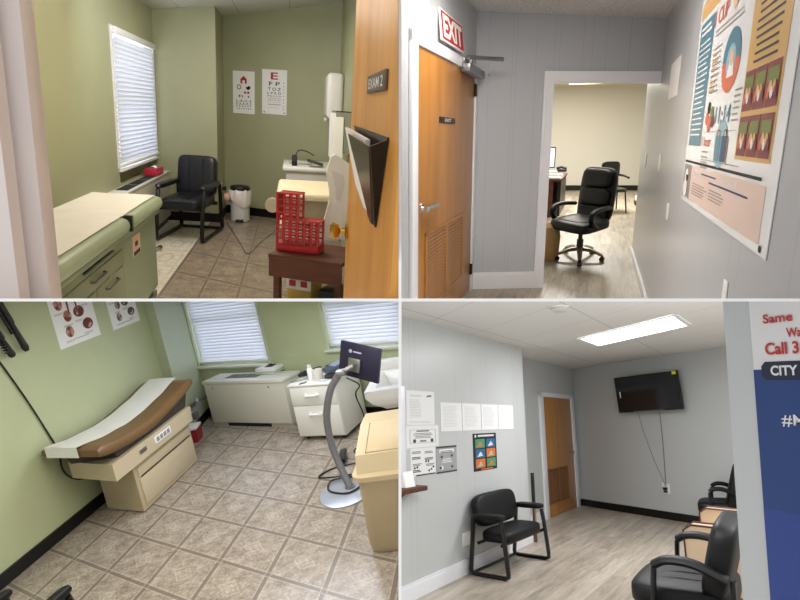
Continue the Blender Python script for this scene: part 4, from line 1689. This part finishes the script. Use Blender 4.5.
# monitor on a curved pole
sd = thing(3, 'screen_stand', 'curved grey pole stand on a round silver floor plate', 'stand', (-1.625, 5.0, 0))
b = B()
b.lathe([(0, 0), (.255, 0), (.255, .012), (.235, .02), (0, .022)], (0, 0, 0), 44, 1, 1.22)
b.build('base_plate', mat('silver_plate', '#b9bfca', .3, metal=.6), sd)
b = B()
pl = bez([(.02, .03, .02), (-.06, .12, .2), (-.115, .18, .42), (-.10, .19, .68), (-.01, .20, .92), (.11, .21, 1.06)], 8)
b.tube(pl, .034, 12)
b.build('pole', mat('grey_pole', '#77787a', .35, metal=.4), sd)
b = B()
b.lathe([(0, .02), (.05, .02), (.05, .035), (0, .036)], (.02, .03, 0), 18)
b.build('foot_collar', STEEL, sd)
b = B()
b.box(.07, .17, .16, .25, 1.03, 1.09, .02)
b.cyl((.12, .2, 1.06), (.24, .22, 1.10), .022)
b.build('head_joint', STEEL, sd)
mo = thing(3, 'monitor', 'dark purple-black monitor seen from behind on the curved grey pole', 'monitor', (-1.335, 5.31, 1.11))
Mr = Matrix.Rotation(radians(16), 4, 'Y') @ Matrix.Rotation(radians(-22), 4, 'Z')
b = B()
b.box(-.22, .22, -.018, .018, -.165, .165, .008, M=Mr)
b.build('housing', mat('purple_black_plastic', '#241f38', .35), mo)
b = B()
b.box(-.21, .21, .018, .02, -.145, .145, M=Mr)
b.build('screen', BLACKPL, mo, smooth=False)
b = B()
b.box(-.10, .03, -.05, -.018, -.10, .03, .006, M=Mr)
b.build('mount_plate', STEEL, mo)
b = B()
b.prism([(.0, .0), (.012, .024), (-.012, .024)], -.022, -.0185, 'y', M=Mr @ Matrix.Translation((-.1, 0, .075)))
b.cyl(Mr @ Vector((-.1, -.0185, .085)), Mr @ Vector((-.1, -.0205, .085)), .018, seg=14)
b.box(-.07, .02, -.0205, -.0185, .078, .092, M=Mr)
b.build('logo', mat('pale_lilac_print', '#b7b3c8', .5), mo, smooth=False)
b = B()
b.tube(bez([(-1.47, 5.22, 1.0), (-1.36, 5.2, .92), (-1.44, 5.3, .8), (-1.42, 5.35, .55), (-1.5, 5.4, .3), (-1.42, 5.7, .06), (-1.55, 6.1, .012), (-1.75, 5.9, .012), (-1.62, 5.75, .012), (-1.5, 5.6, .012)]), .007, 6)
solo(3, b.build('monitor_cable', BLACKPL), 'black cord hanging from the monitor to the floor', 'cord')
b = B()
b.tube(bez([(-1.66, 5.55, .02), (-1.9, 5.5, .012), (-2.0, 5.35, .012), (-1.85, 5.28, .025), (-1.62, 5.26, .03), (-1.5, 5.05, .03), (-1.6, 4.9, .03), (-1.8, 5.0, .03), (-1.82, 5.2, .03), (-1.6, 5.2, .035), (-1.4, 5.0, .03)]), .008, 6)
solo(3, b.build('looped_cable', BLACKPL), 'black cord looped on the round silver floor plate', 'cord')
b = B()
b.box(-.035, .035, -.14, .14, 0, .045, .008)
solo(3, b.build('power_brick', BLACKPL), 'small black power brick on the floor behind the round plate', 'power brick', (-1.83, 5.72, .022), radians(8))

# wall sink
sk = thing(3, 'wall_sink', 'white porcelain sink behind the beige bin', 'sink', (-1.41, 5.5, 0))
b = B()
b.ring_faces([[(x_, y_, z_) for x_, y_ in o] for o, z_ in (
    ([(.16, .15), (.9, .15), (.9, .6), (.16, .6)], .50), ([(.05, .05), (.9, .05), (.9, .75), (.05, .75)], .60), ([(0, 0), (.9, 0), (.9, .8), (0, .8)], .68), ([(0, 0), (.9, 0), (.9, .8), (0, .8)], .745), ([(.10, .09), (.85, .09), (.85, .62), (.10, .62)], .75), ([(.16, .16), (.8, .16), (.8, .55), (.16, .55)], .62))])
b.build('basin', mat('white_porcelain', '#eceae2', .15, coat=.4), sk, angle=50)
b = B()
b.box(.0, .9, .70, .82, .74, .85, .02)
b.build('backsplash', mat('white_porcelain_back', '#e6e4dc', .2), sk)
b = B()
b.box(.35, .6, .3, .6, 0.002, .55, .03)
b.build('pedestal', WHITEPL, sk)

# beige bin
bn = thing(3, 'waste_bin', 'tall beige plastic waste bin with a sloped hood lid', 'bin', (-1.20, 4.0, 0))
BEI = mat('beige_plastic', '#b3a17f', .4, var=.02, scale=5)
b = B()


def rr(x0, x1, y0, y1, z, r, n=5):
    out = []
    for cx, cy, a0 in ((x1 - r, y1 - r, 0), (x0 + r, y1 - r, 90), (x0 + r, y0 + r, 180), (x1 - r, y0 + r, 270)):
        for j in range(n):
            a = radians(a0 + 90 * j / (n - 1))
            out.append((cx + r * cos(a), cy + r * sin(a), z))
    return out


b.ring_faces([rr(-.02, .62, -.04, .62, 0.002, .08), rr(-.03, .64, -.06, .66, .06, .09), rr(-.0, .72, -.10, .74, .585, .1)])
b.build('body', BEI, bn)
b = B()
b.ring_faces([rr(-.015, .74, -.115, .76, .585, .1), rr(-.03, .75, -.13, .78, .60, .1), rr(-.03, .75, -.13, .78, .635, .1), rr(-.01, .73, -.10, .75, .65, .1)])
b.build('rim', mat('beige_rim_plastic', '#c2af89', .4), bn)
b = B()
b.prism([(-.09, .65), (-.03, .765), (.30, .875), (.52, .875), (.72, .65)], .02, .72, 'x')
b.build('hood', mat('beige_hood_plastic', '#c6b48f', .4), bn, smooth=False)
b = B()
Mh = Matrix.Translation((0, -.03, .766)) @ Matrix.Rotation(math.atan2(.11, .33), 4, 'X')
b.box(.1, .72, .015, .33, 0, .006, .002, M=Mh)
fl = b.build('flap', mat('beige_flap_plastic', '#c0ad85', .4), bn)
b = B()
b.box(.095, .10, .01, .34, 0, .0065, M=Mh)
b.build('hinge_line', mat('brown_seam', '#8a6c3c', .5), bn, smooth=False)

# near chair, only its arms in view
nc = sled_chair(3, 'armchair', 'black padded armrests of a chair in the corner nearest the beholder', (-3.05, 2.72, 0), radians(176), .50, .72, .40, .78, .60, (LEATHER, BLACKMETAL))


def slab_lamp(name, x, y, depth, size, watts, col='#ffffff', side=-1):
    """unseen area light lying edge-on under a level board"""
    l = bpy.data.lights.new(name, 'AREA')
    l.shape = 'RECTANGLE'
    l.size, l.size_y = size
    l.energy = watts
    l.color = lin(col)[:3]
    o = bpy.data.objects.new(name, l)
    COL.objects.link(o)
    o.matrix_world = CAM @ Matrix.Translation((x, -.006, -depth)) @ Matrix.Rotation(radians(-90), 4, 'X')
    return o


slab_lamp('ceiling_lamp', -1.6, 0, 4.0, (1.6, 1.2), 44, '#fff8ee')
slab_lamp('window_fill_light', -1.5, 0, 6.2, (1.6, .7), 26, '#edf2ff')  # this and the next: hidden lights added in place of window daylight
slab_lamp('window_fill_light', -.5, 0, 5.0, (.7, .7), 7, '#edf2ff')

# ================================================================ ROOM 4: waiting room
PALEGREY = '#bcbfbe'
PG_Y = groove_wall_mat('pale_grey_panelling', PALEGREY, 'y', .81, .35, '#7f8383', .6)
PG = mat('pale_grey_paint', PALEGREY, .45, var=.01, scale=2)
F4 = plank_mat('ash_planks', '#8d8376', '#aea394', '#c6bdae', .15, 2.6, .35)
DOOR4 = wood_mat('brown_oak_veneer', '#93602a', '#a87335', '#b57f3f', 'z', .35, 1.0)
BD = Vector((.857, -.515)).normalized()
BN = Vector((-.515, -.857)).normalized()


def bk(u, n=0.0):
    p = Vector((-3.35, 11.33)) + BD * u + BN * n
    return (p.x, p.y)


def bkbox(b, u0, u1, n0, n1, z0, z1, bev=0):
    b.prism([bk(u0, n0), bk(u1, n0), bk(u1, n1), bk(u0, n1)], z0, z1, 'z')


b = B()
b.prism([(-3.4, 3.6), (1.5, 2.6), (1.5, 8.4), (-3.4, 11.4)], -.06, 0, 'z')
struct(4, b.build('floor', F4, smooth=False), 'ash grey plank floor of the waiting room', 'floor')


def zc4(x, y):
    return 2.455 + .02 * (x + 3.35) + .0 * y


def ce(x, y, d=0):
    return (x, y, zc4(x, y) + d)


CE4 = ceiling_tile_mat('white_acoustic_tile', '#dddcd9', '#a5a49f', 1.18, 1.0, .30, .22, .8)
b = B()
b.ring_faces([[ce(x_, y_, d) for x_, y_ in ((-3.4, 3.6), (1.2, 3.6), (1.2, 8.6), (-3.4, 11.4))] for d in (0, .05)])
struct(4, b.build('ceiling', CE4, smooth=False), 'white tiled ceiling around the lit panel of the waiting room', 'ceiling')
b = B()
b.box(-3.42, -2.92, 3.6, 7.66, 0, 2.47)
struct(4, b.build('wall_left', PG_Y, smooth=False), 'pale grey wall holding the pinned notices', 'wall')
b = B()
b.box(-3.45, -3.35, 7.66, 11.4, 0, 2.47)
struct(4, b.build('wall_side', PG, smooth=False), 'pale grey wall around the brown louvred door', 'wall')
b = B()
bkbox(b, -.1, 4.8, -.1, 0, 0, 2.6)
struct(4, b.build('wall_back', PG, smooth=False), 'pale grey wall holding the television', 'wall')
b = B()
b.box(-2.92, -2.905, 3.6, 7.66, 0, .14)
b.box(-2.905, -2.90, 3.6, 7.66, 0, .115)
b.box(-3.35, -2.90, 7.66, 7.675, 0, .14)
b.box(-3.35, -3.335, 7.675, 9.40, 0, .15)
struct(4, b.build('baseboard_left', WHITETRIM, smooth=False), 'tall white baseboard beneath the pinned notices', 'baseboard')
b = B()
bkbox(b, .0, 4.8, 0, .015, 0, .115)
struct(4, b.build('baseboard_back', BLACKBASE, smooth=False), 'black baseboard beneath the television', 'baseboard')

# brown door
d4 = thing(4, 'door_3', 'brown louvred door in the corner of the waiting room', 'door', (-3.35, 0, 0), kind='structure')
b = B()
b.box(.0, .012, 9.58, 11.06, .005, 1.885, .002)
b.build('door_leaf', DOOR4, d4)
b = B()
for y0, y1, z0, z1 in ((9.40, 9.58, 0, 1.96), (11.06, 11.24, 0, 1.96), (9.40, 11.24, 1.885, 1.96)):
    b.box(0, .03, y0, y1, z0, z1, .004)
b.build('door_frame', WHITETRIM, d4)
b = B()
b.m(1)
b.box(.012, .014, 9.66, 10.62, .22, .72)
b.m(0)
for y0, y1 in ((9.62, 9.68), (10.10, 10.16), (10.58, 10.64)):
    b.box(.012, .026, y0, y1, .2, .74)
for z0, z1 in ((.2, .225), (.715, .74)):
    b.box(.012, .026, 9.62, 10.64, z0, z1)
for k in range(15):
    z = .235 + k * .0315
    for y0, y1 in ((9.68, 10.10), (10.16, 10.58)):
        b.ring_faces([[(.014, yy, z + .016), (.024, yy, z), (.024, yy, z + .006), (.014, yy, z + .022)] for yy in (y0, y1)])
b.build('louvre_vent', [wood_mat('dark_louvre_wood', '#6b421c', '#7d5126', '#8a5c2e', 'z', .5), mat('vent_gap_brown', '#2f1b0d', .7)], d4, smooth=False)
b = B()
b.lathe([(0, 0), (.035, 0), (.035, .008), (.014, .012), (.014, .03), (.034, .04), (.034, .06), (0, .07)], seg=18)
k_ = b.build('door_knob', STEEL, d4)
k_.matrix_local = Matrix.Translation((.012, 10.90, .95)) @ Matrix.Rotation(pi / 2, 4, 'Y')

# ceiling light panel and detector
LP = [(-2.04, 7.30), (-.83, 6.33), (-.80, 7.12), (-2.03, 8.15)]
cl = thing(4, 'ceiling_light', 'bright rectangular light panel in the waiting room ceiling', 'ceiling light', (0, 0, 0))


def inset(f, d):
    c = Vector((sum(p[0] for p in LP) / 4, sum(p[1] for p in LP) / 4))
    return [ce(*(c + (Vector(p) - c) * f), d) for p in LP]


b = B()
b.ring_faces([inset(1.05, -.004), inset(1.05, -.014), inset(.98, -.014), inset(.98, -.004)], cap=False)
b.build('frame', WHITE, cl, smooth=False)
b = B()
b.ring_faces([inset(1.0, -.004), inset(1.0, -.010)])
b.build('diffuser', mat('lit_panel', '#ffffff', .5, emit='#fdfdff', estr=4.0), cl, smooth=False)
sm = thing(4, 'smoke_detector', 'round white smoke detector on the waiting room ceiling', 'smoke detector', (-1.60, 5.17, zc4(-1.6, 5.17)))
b = B()
b.lathe([(0, 0), (.085, 0), (.085, -.012), (0, -.013)], seg=26)
b.build('base', WHITEPL, sm)
b = B()
b.lathe([(.07, -.013), (.068, -.035), (.05, -.048), (0, -.05)], seg=26)
b.build('cover', mat('grey_white_cover', '#c4c2bd', .4), sm)

# television
tv = thing(4, 'television', 'black flat television mounted on the pale grey wall', 'television', (bk(1.84, .02)[0], bk(1.84, .02)[1], 1.93), math.atan2(BD.y, BD.x))
Mt = Matrix.Rotation(radians(-1.5), 4, 'Y') @ Matrix.Rotation(radians(4), 4, 'X')
b = B()
b.box(-.62, .62, -.16, -.11, -.29, .29, .006, M=Mt)
b.build('housing', BLACKPL, tv)
b = B()
b.box(-.60, .60, -.163, -.16, -.265, .275, M=Mt)
b.build('screen', mat('dark_screen', '#15181d', .12, spec=.6), tv, smooth=False)
b = B()
b.box(-.3, .3, -.165, -.155, -.288, -.276, M=Mt)
b.m(1)
b.box(-.54, -.52, -.1645, -.163, -.05, .05, M=Mt)
b.build('trim_strip', [STEEL, WHITE], tv, smooth=False)
b = B()
b.box(.54, .615, -.165, -.1635, .235, .285, M=Mt)
b.build('sticker', mat('yellow_sticker', '#e2cf2c', .5), tv, smooth=False)
b = B()
b.box(-.2, .2, -.11, .015, -.15, .15)
b.build('wall_mount', DARKGREY, tv, smooth=False)
for lb, pts in (('thin grey cord slanting from the television to the outlet', ((1.50, .02, 1.62), (1.58, .012, 1.3), (1.72, .012, .9), (1.86, .012, .6), (1.90, .012, .49))), ('straight grey cord hanging from the television to the outlet', ((1.93, .02, 1.62), (1.93, .012, 1.2), (1.92, .012, .8), (1.915, .02, .5)))):
    b = B()
    b.tube(bez([(*bk(u, n), z) for u, n, z in pts]), .004 if 'slant' in lb else .006, 6)
    solo(4, b.build('television_cable', mat('grey_cord', '#6f7272', .5)), lb, 'cord')
o_ = outlet_plate(4, 'wall_outlet', 'white outlet with black plugs beneath the television', 'outlet', .14, .15, True, pos=(*bk(1.905, .001), .455), right=BD)
b = B()
b.box(-.035, .035, -.02, .02, .0065, .04, .006)
b.box(-.03, .03, -.06, -.03, .0065, .035, .006)
solo(4, b.build('black_plug', BLACKPL), 'black plugs in the white outlet beneath the television', 'plug', (*bk(1.905, .006), .455), right=BD)
outlet_plate(4, 'wall_plate', 'blank white wall plate beside the black guest chair', 'wall plate', .20, .13, False, pos=(-2.919, 5.84, .33), right=(0, 1))


# notices on the wall
def notice(name, label, y0, z0, w, h, draw, mats, group=None, roll=0, cat='notice'):
    b = B()
    b.box(0, w, 0, h, 0, .0025)
    draw(b, w, h)
    return solo(4, b.build(name, mats, smooth=False), label, cat, (-2.9185, y0, z0), right=(0, 1), group=group, roll=roll)


PAPER4 = mat('matte_white_paper', '#dedfde', .8)
LG = mat('light_print', '#b4b5b6', .7)
MG = mat('mid_print', '#77787a', .7)


def letter(b, w, h):
    b.m(1).lines(w * .12, h * .86, w * .5, 2, h * .035, h * .014, .0035)
    b.m(2).poly([(w * .68, h * .82), (w * .9, h * .84), (w * .88, h * .9), (w * .74, h * .88)], .0035)
    b.m(1).lines(w * .1, h * .72, w * .42, 12, h * .045, h * .012, .0035)
    b.lines(w * .1, h * .1, w * .75, 2, h * .04, h * .01, .0035)


notice('letter_sheet', 'white letter pinned topmost at the reception end of the wall', 4.70, 1.475, .52, .315, letter, [PAPER4, LG, MG])


def certificate(b, w, h):
    b.m(1)
    for x0, y0, ww, hh in ((.1, .2, .8, .012), (.1, .8, .8, .012), (.1, .2, .012, .61), (.89, .2, .012, .61)):
        b.rect(w * x0, h * y0, w * ww, h * hh, .0035)
    b.m(2).lines(w * .3, h * .72, w * .4, 1, .02, h * .05, .0036)
    b.m(1).lines(w * .2, h * .62, w * .6, 4, h * .065, h * .03, .0035, center=True)
    b.m(2).disc(w * .24, h * .3, h * .09, .0036, 12, 1.6)
    b.disc(w * .78, h * .3, h * .09, .0036, 12, 1.6)
    b.m(1).rect(w * .4, h * .25, w * .2, h * .08, .0036)


notice('framed_notice', 'white boxed notice pinned directly under the topmost letter', 4.69, 1.27, .60, .20, certificate, [PAPER4, MG, mat('dark_print', '#3f4042', .7)])


def flyer(b, w, h):
    b.m(2)
    for k, (fx, fy) in enumerate(((.05, .86), (.05, .66), (.08, .42), (.08, .2), (.55, .84), (.55, .6), (.6, .38))):
        b.m(1 + k % 2).lines(w * fx, h * fy, w * .36, 2, h * .05, h * .03, .0035)
    b.m(2)
    for fx, fy in ((.15, .3), (.25, .32), (.6, .5), (.7, .5), (.72, .16), (.82, .2), (.9, .28)):
        b.disc(w * fx, h * fy, h * .04, .0036, 9, 1.8)
    b.rect(w * .2, h * .01, w * .78, h * .045, .0035)


notice('icon_flyer', 'white flyer with small black icons beside the grey flyer', 4.76, 1.015, .46, .25, flyer, [PAPER4, MG, INK])


def grey_flyer(b, w, h):
    b.m(2).rect(0, h * .93, w, h * .07, .0034)
    b.rect(0, 0, w, h * .06, .0034)
    b.m(1).rect(w * .15, h * .76, w * .7, h * .12, .0034)
    b.m(2).lines(w * .2, h * .8, w * .6, 2, h * .05, h * .025, .0038)
    for fx, fy in ((.25, .6), (.75, .62), (.2, .2), (.75, .2)):
        b.disc(w * fx, h * fy, h * .055, .0038, 10, 1.7)
    b.m(1).disc(w * .25, h * .2, h * .08, .0036, 12, 1.7)
    b.lines(w * .25, h * .5, w * .5, 3, h * .06, h * .025, .0036, center=True)


notice('grey_flyer', 'mid grey flyer with white blocks beneath the row of four sheets', 5.235, 1.01, .43, .255, grey_flyer, [mat('grey_flyer_paper', '#9b9c9d', .6), mat('white_block', '#e3e3e3', .6), mat('flyer_dark', '#3c3d40', .6)])


def typed(b, w, h):
    b.m(1).lines(w * .12, h * .86, w * .7, 15, h * .05, h * .013, .0035)


for k in range(4):
    notice('typed_sheet', ('typed sheet nearest reception in the row of four', 'typed sheet second from reception in the row of four', 'typed sheet third from reception in the row of four', 'typed sheet nearest the wall end in the row of four')[k], 5.345 + k * .478, 1.408, .462, .285, typed, [PAPER4, mat('faint_print', '#c6c7c8', .7)], 'row of four typed sheets')


def color_poster(b, w, h):
    b.m(5).lines(w * .2, h * .91, w * .72, 1, .02, h * .05, .0036)
    b.disc(w * .1, h * .93, h * .04, .0036, 10, 1.5)
    cols = ((1, 2), (2, 3), (3, 1))
    for r in range(3):
        for c in range(2):
            x0, y0 = w * (.09 + c * .46), h * (.61 - r * .265)
            m_ = cols[r][c]
            b.m(m_).rect(x0, y0, w * .39, h * .235, .0036)
            b.m((4, 4, 4, 5)[m_]).disc(x0 + w * .2, y0 + h * .1, h * .06, .0042, 10, 1.4)
            b.m((2, 3, 5, 4)[m_]).poly([(x0 + w * .05, y0 + h * .03), (x0 + w * .3, y0 + h * .05), (x0 + w * .2, y0 + h * .17)], .0046)
    b.m(3).rect(w * .3, h * .02, w * .5, h * .03, .0036)


notice('colour_poster', 'black poster of six coloured picture squares above the guest chair', 6.06, .97, .62, .40, color_poster, [INK, mat('leaf_green_print', '#3f8a62', .5), mat('deep_blue_print', '#1f5f8a', .5), mat('orange_print', '#d0682a', .5), mat('pale_teal_print', '#7fb8a8', .5), mat('pale_print_grey', '#cfd3d4', .5)], cat='poster')

# reception ledge and opening trim
lg = thing(4, 'reception_ledge', 'dark brown wooden ledge at the reception opening', 'ledge', (-2.915, 4.3, .93))
b = B()
b.box(0, .15, -.6, .5, -.02, .02, .006)
b.build('board', DARKWOOD, lg)
b = B()
b.prism([(0, -.02), (.1, -.02), (0, -.09)], .2, .24, 'y')
b.build('bracket', DARKWOOD, lg, smooth=False)
b = B()
b.box(-2.92, -2.90, 4.2, 4.66, .955, 1.82, .004)
struct(4, b.build('trim_reception', WHITETRIM), 'white trim edging the reception opening', 'trim')
b = B()
b.prism([(0, 0), (.05, 0), (.02, .13)], 0, .16, 'y')
solo(4, b.build('card_stand', PAPER, smooth=False), 'small white folded card standing on the brown reception ledge', 'card', (-2.87, 4.52, .9515))

# strip leaning at the wall end
b = B()
b.box(-.012, .012, -.032, .032, 0, .48)
b.m(1)
b.box(-.012, .012, -.032, .032, .48, .84)
b.m(2)
b.box(.012, .0135, -.012, .012, .1, .46)
solo(4, b.build('wooden_strip', [mat('brown_strip', '#4c3320', .4), BLACKPL, mat('tan_strip', '#a58a5a', .5)], smooth=False), 'narrow dark strip standing upright at the wall end behind the guest chair', 'strip', (-2.882, 7.71, .0))

# guest chair against the wall
g4 = sled_chair(4, 'guest_chair', 'black guest chair on a sled base beneath the colour poster', (-2.63, 6.30, 0), pi / 2 + radians(-4), .58, .46, .40, .76, .565, (LEATHER, BLACKMETAL), seams=0, tub=.019, lean=.2, gap=.03, soft=.46)
deepen(g4, 1.95)


# chairs along the other wall
def loop_chair(q, name, label, pos, rz, w, d, k, bt=.86):
    r = thing(q, name, label, 'chair', pos, rz)
    b = B()
    b.pillow((0, -.05, .40), (w - .12, d * .92, .16), .42, 36, 16)
    s_ = b.build('seat', LEATHER, r)
    for xs in (-.1, 0, .1):
        b = B()
        b.tube([(xs, -d * .38, .468), (xs, -d * .1, .482), (xs, d * .2, .482)], .006, 6)
        b.build('seam', BLACKMETAL, s_)
    M_ = Matrix.Translation((0, d * .20, .40)) @ Matrix.Rotation(-.26, 4, 'X')
    b = B()
    b.pillow((0, 0, .24), (w - .1, .17, bt - .38), .42, 36, 18, M_)
    b.build('backrest', LEATHER, r)
    for sx in (-1, 1):
        xx = sx * (w / 2 - .03)
        b = B()
        b.tube(bez([(xx, d * .36, .56), (xx, d * .1, .635), (xx, -d * .12, .645), (xx, -d * .24, .61)], 6), .036, 10, flat=.75)
        b.build('armrest', LEATHER, r)
        b = B()
        b.tube([(xx, -d * .24, .60), (xx, -d * .27, .35), (xx, -d * .27, 0.012), (xx, d * .38, .012), (xx, d * .40, .56)], .018, 8)
        b.build('sled_leg', BLACKMETAL, r)
    return deepen(r, k)


loop_chair(4, 'armchair', 'large black leather armchair in front of the tan club chair', (-.66, 4.72, 0), -pi / 2, .58, .68, 1.85)
loop_chair(4, 'armchair', 'black leather armchair nearest the television wall behind the tan club chair', (-.84, 9.05, 0), -pi / 2 + .1, .56, .52, 1.5, 1.0)
TANL2 = mat('tan_leather', '#cbb495', .45, bump=.1, scale=120)
PIPE = mat('oxblood_piping', '#4a2216', .4)
tc = thing(4, 'club_chair', 'tan leather club chair with dark red piping', 'chair', (-.52, 6.62, 0), -pi / 2)
for sx in (-1, 1):
    prof = [(-.36, .06), (.36, .06), (.40, .74), (.22, .64), (.04, .585), (-.30, .60), (-.36, .56)]
    b = B()
    x0, x1 = sorted((sx * .26, sx * .36))
    b.prism(prof, x0, x1, 'x')
    a_ = b.build('arm_panel', TANL2, tc)
    for xe in (x0, x1):
        b = B()
        b.tube([(xe, y_, z_) for y_, z_ in ((-.36, .06), (-.365, .56), (-.30, .605), (.04, .59), (.22, .645), (.40, .745))], .008, 8)
        b.build('piping', PIPE, a_)
b = B()
b.box(-.26, .26, -.36, .30, .16, .44, .04)
b.build('seat', TANL2, tc)
b = B()
b.box(-.30, .30, .26, .40, .2, .80, .04)
b.build('backrest', TANL2, tc)
for x_, y_ in ((-.28, -.3), (.28, -.3), (-.28, .3), (.28, .3)):
    b = B()
    b.box(x_ - .025, x_ + .025, y_ - .025, y_ + .025, 0, .06)
    b.build('leg', DARKWOOD, tc)
deepen(tc, 1.85)

# near wall end with the blue poster
NW = Vector((.794, -.608)).normalized()
NN = Vector((-.608, -.794)).normalized()


def nw(u, n=0.0):
    p = Vector((-.125, 1.742)) + NW * u + NN * n
    return (p.x, p.y)


b = B()
b.prism([nw(.0, 0), nw(.9, 0), nw(.9, -.1), nw(.0, -.1)], .6, 2.2, 'z')
LEAN = Matrix.Translation((*nw(0), 1.45)) @ Matrix.Rotation(radians(-3.5), 4, (NN.x, NN.y, 0)) @ Matrix.Translation((-nw(0)[0], -nw(0)[1], -1.45))
o_ = struct(4, b.build('wall_near', PG, smooth=False), 'grey wall edge beside the blue clinic poster', 'wall')
o_.matrix_world = RM[4] @ LEAN
BLUE = mat('royal_blue_print', '#1a3a72', .35)
b = B()
b.box(.0, .5, -.85, .40, 0, .002)
b.m(1).rect(.0, -.85, .5, .98, .003)
b.m(2).rect(.0, -.85, .5, .66, .0034)
b.m(5).rect(.14, -.85, .03, .5, .0037)
b.m(3).poly([(.022, .115), (.032, .105), (.5, .105), (.5, .148), (.032, .148), (.022, .138)], .0038)
b.m(0).text('CITY', .046, .127, .022, .0046, w=.066, bold=.03, align='LEFT')
b.m(4).text('Same', .036, .249, .021, .0046, w=.074, bold=.025, align='LEFT')
b.text('Wa', .092, .212, .021, .0046, w=.036, bold=.025, align='LEFT')
b.text('Call 3', .036, .178, .027, .0046, w=.083, bold=.03, align='LEFT')
b.m(0).text('#M', .064, .014, .026, .0046, w=.056, bold=.006, align='LEFT')
b.m(6).disc(.05, -.42, .03, .0044, 14, 1.4)
o_ = solo(4, b.build('clinic_poster', [mat('poster_white', '#dbd9d8', .35), BLUE, mat('violet_blue_print', '#223d84', .35), mat('dark_navy_label', '#141f38', .35), mat('brick_red_print', '#b5302e', .4), mat('light_violet_print', '#46549f', .35), mat('pink_print_spot', '#d9b6b4', .4)], smooth=False), 'tall blue and white clinic poster with red words at its top', 'poster', (*nw(.078, .002), 1.49), right=NW)
o_.matrix_world = RM[4] @ LEAN @ RM[4].inverted() @ o_.matrix_world
area(4, 'panel_lamp', (-1.42, 7.22, 2.44), (1.1, .8), 48, '#fbfcff')
slab_lamp('board_fill_light', 1.1, 0, 3.6, (1.2, 1.0), 33, '#fbfcff')  # added fill under the board, no fixture there
area(4, 'waiting_room_lamp', (.6, 6.4, 2.4), (.8, 1.2), 46, '#fbfcff')
area(4, 'ceiling_fill_light', (.35, 4.3, 1.3), (.3, .3), 26, '#fbfcff', look=(-.15, .35, 1))  # added uplight hidden behind the near wall, brightens the ceiling
area(4, 'near_wall_fill_light', (.55, -.3, 1.45), (.3, .3), .4, '#ffffff', look=(-.3, 1, 0))  # fill added behind the camera for the near wall and its poster

# ================================================================ display boards between the rooms
BOARD = mat('white_board', '#f4f4f4', .5, emit=None)
T = .006
near, far = 1.2, 24.0


def board(name, label, pts):
    b = B()
    b.ring_faces(pts)
    o = b.build(name, BOARD, smooth=False)
    o.matrix_world = CAM
    return tag(o, label, 'partition', kind='structure')


def slab(x0, x1, y0, y1, z0, z1):
    return [[(x0, y0, z), (x1, y0, z), (x1, y1, z), (x0, y1, z)] for z in (z0, z1)]


board('partition_upright', 'thin white upright board between the rooms', slab(-T / 2, T / 2, -9, 9, -near, -far))
board('partition_level', 'thin white level board between the upper and lower rooms', slab(-16, -T / 2, -T / 2, T / 2, -near, -far))
board('partition_level', 'thin white level board under the hallway with the exit door', slab(T / 2, 16, -T / 2, T / 2, -near, -far))


# trim what would run past a room's boards
def room_of(o):
    c = CAM.inverted() @ o.matrix_world.translation
    return c


def trim_rooms():
    bpy.context.view_layer.update()
    inv = CAM.inverted()
    for o in list(SC.objects):
        if o.type != 'MESH' or o.name.startswith('partition'):
            continue
        r = o
        while r.parent:
            r = r.parent
        q = r.get('room')
        sx, sy = {1: (-1, 1), 2: (1, 1), 3: (-1, -1), 4: (1, -1)}[q]
        mw = inv @ o.matrix_world
        co = [mw @ v.co for v in o.data.vertices]
        if not co:
            continue
        planes = []
        m = T / 2 + .0004
        if min(c.x * sx for c in co) < m:
            planes.append((Vector((sx * m, 0, 0)), Vector((-sx, 0, 0))))
        if min(c.y * sy for c in co) < m:
            planes.append((Vector((0, sy * m, 0)), Vector((0, -sy, 0))))
        if not planes:
            continue
        if max(c.x * sx for c in co) < m or max(c.y * sy for c in co) < m:
            bpy.data.objects.remove(o)
            continue
        if o.data.users > 1:
            o.data = o.data.copy()
        t = bmesh.new()
        t.from_mesh(o.data)
        im = mw.inverted()
        for p, n in planes:
            bmesh.ops.bisect_plane(t, geom=t.verts[:] + t.edges[:] + t.faces[:], plane_co=im @ p, plane_no=(mw.to_3x3().transposed() @ n), clear_outer=True)
        n_left = len(t.faces)
        t.to_mesh(o.data)
        t.free()
        if not n_left:
            bpy.data.objects.remove(o)


trim_rooms()

# ================================================================ camera, world, view
cd = bpy.data.cameras.new('camera')
cd.sensor_width = 36
cd.lens = 36 * 600 / 800
cd.clip_end = 60
co_ = bpy.data.objects.new('camera', cd)
COL.objects.link(co_)
co_.matrix_world = CAM
SC.camera = co_
wd = bpy.data.worlds.new('world')
wd.use_nodes = True
wd.node_tree.nodes['Background'].inputs[0].default_value = (1, 1, 1, 1)
wd.node_tree.nodes['Background'].inputs[1].default_value = .9
SC.world = wd
SC.view_settings.view_transform = 'Standard'
SC.view_settings.look = 'None'
SC.view_settings.gamma = 1
SC.view_settings.exposure = 0
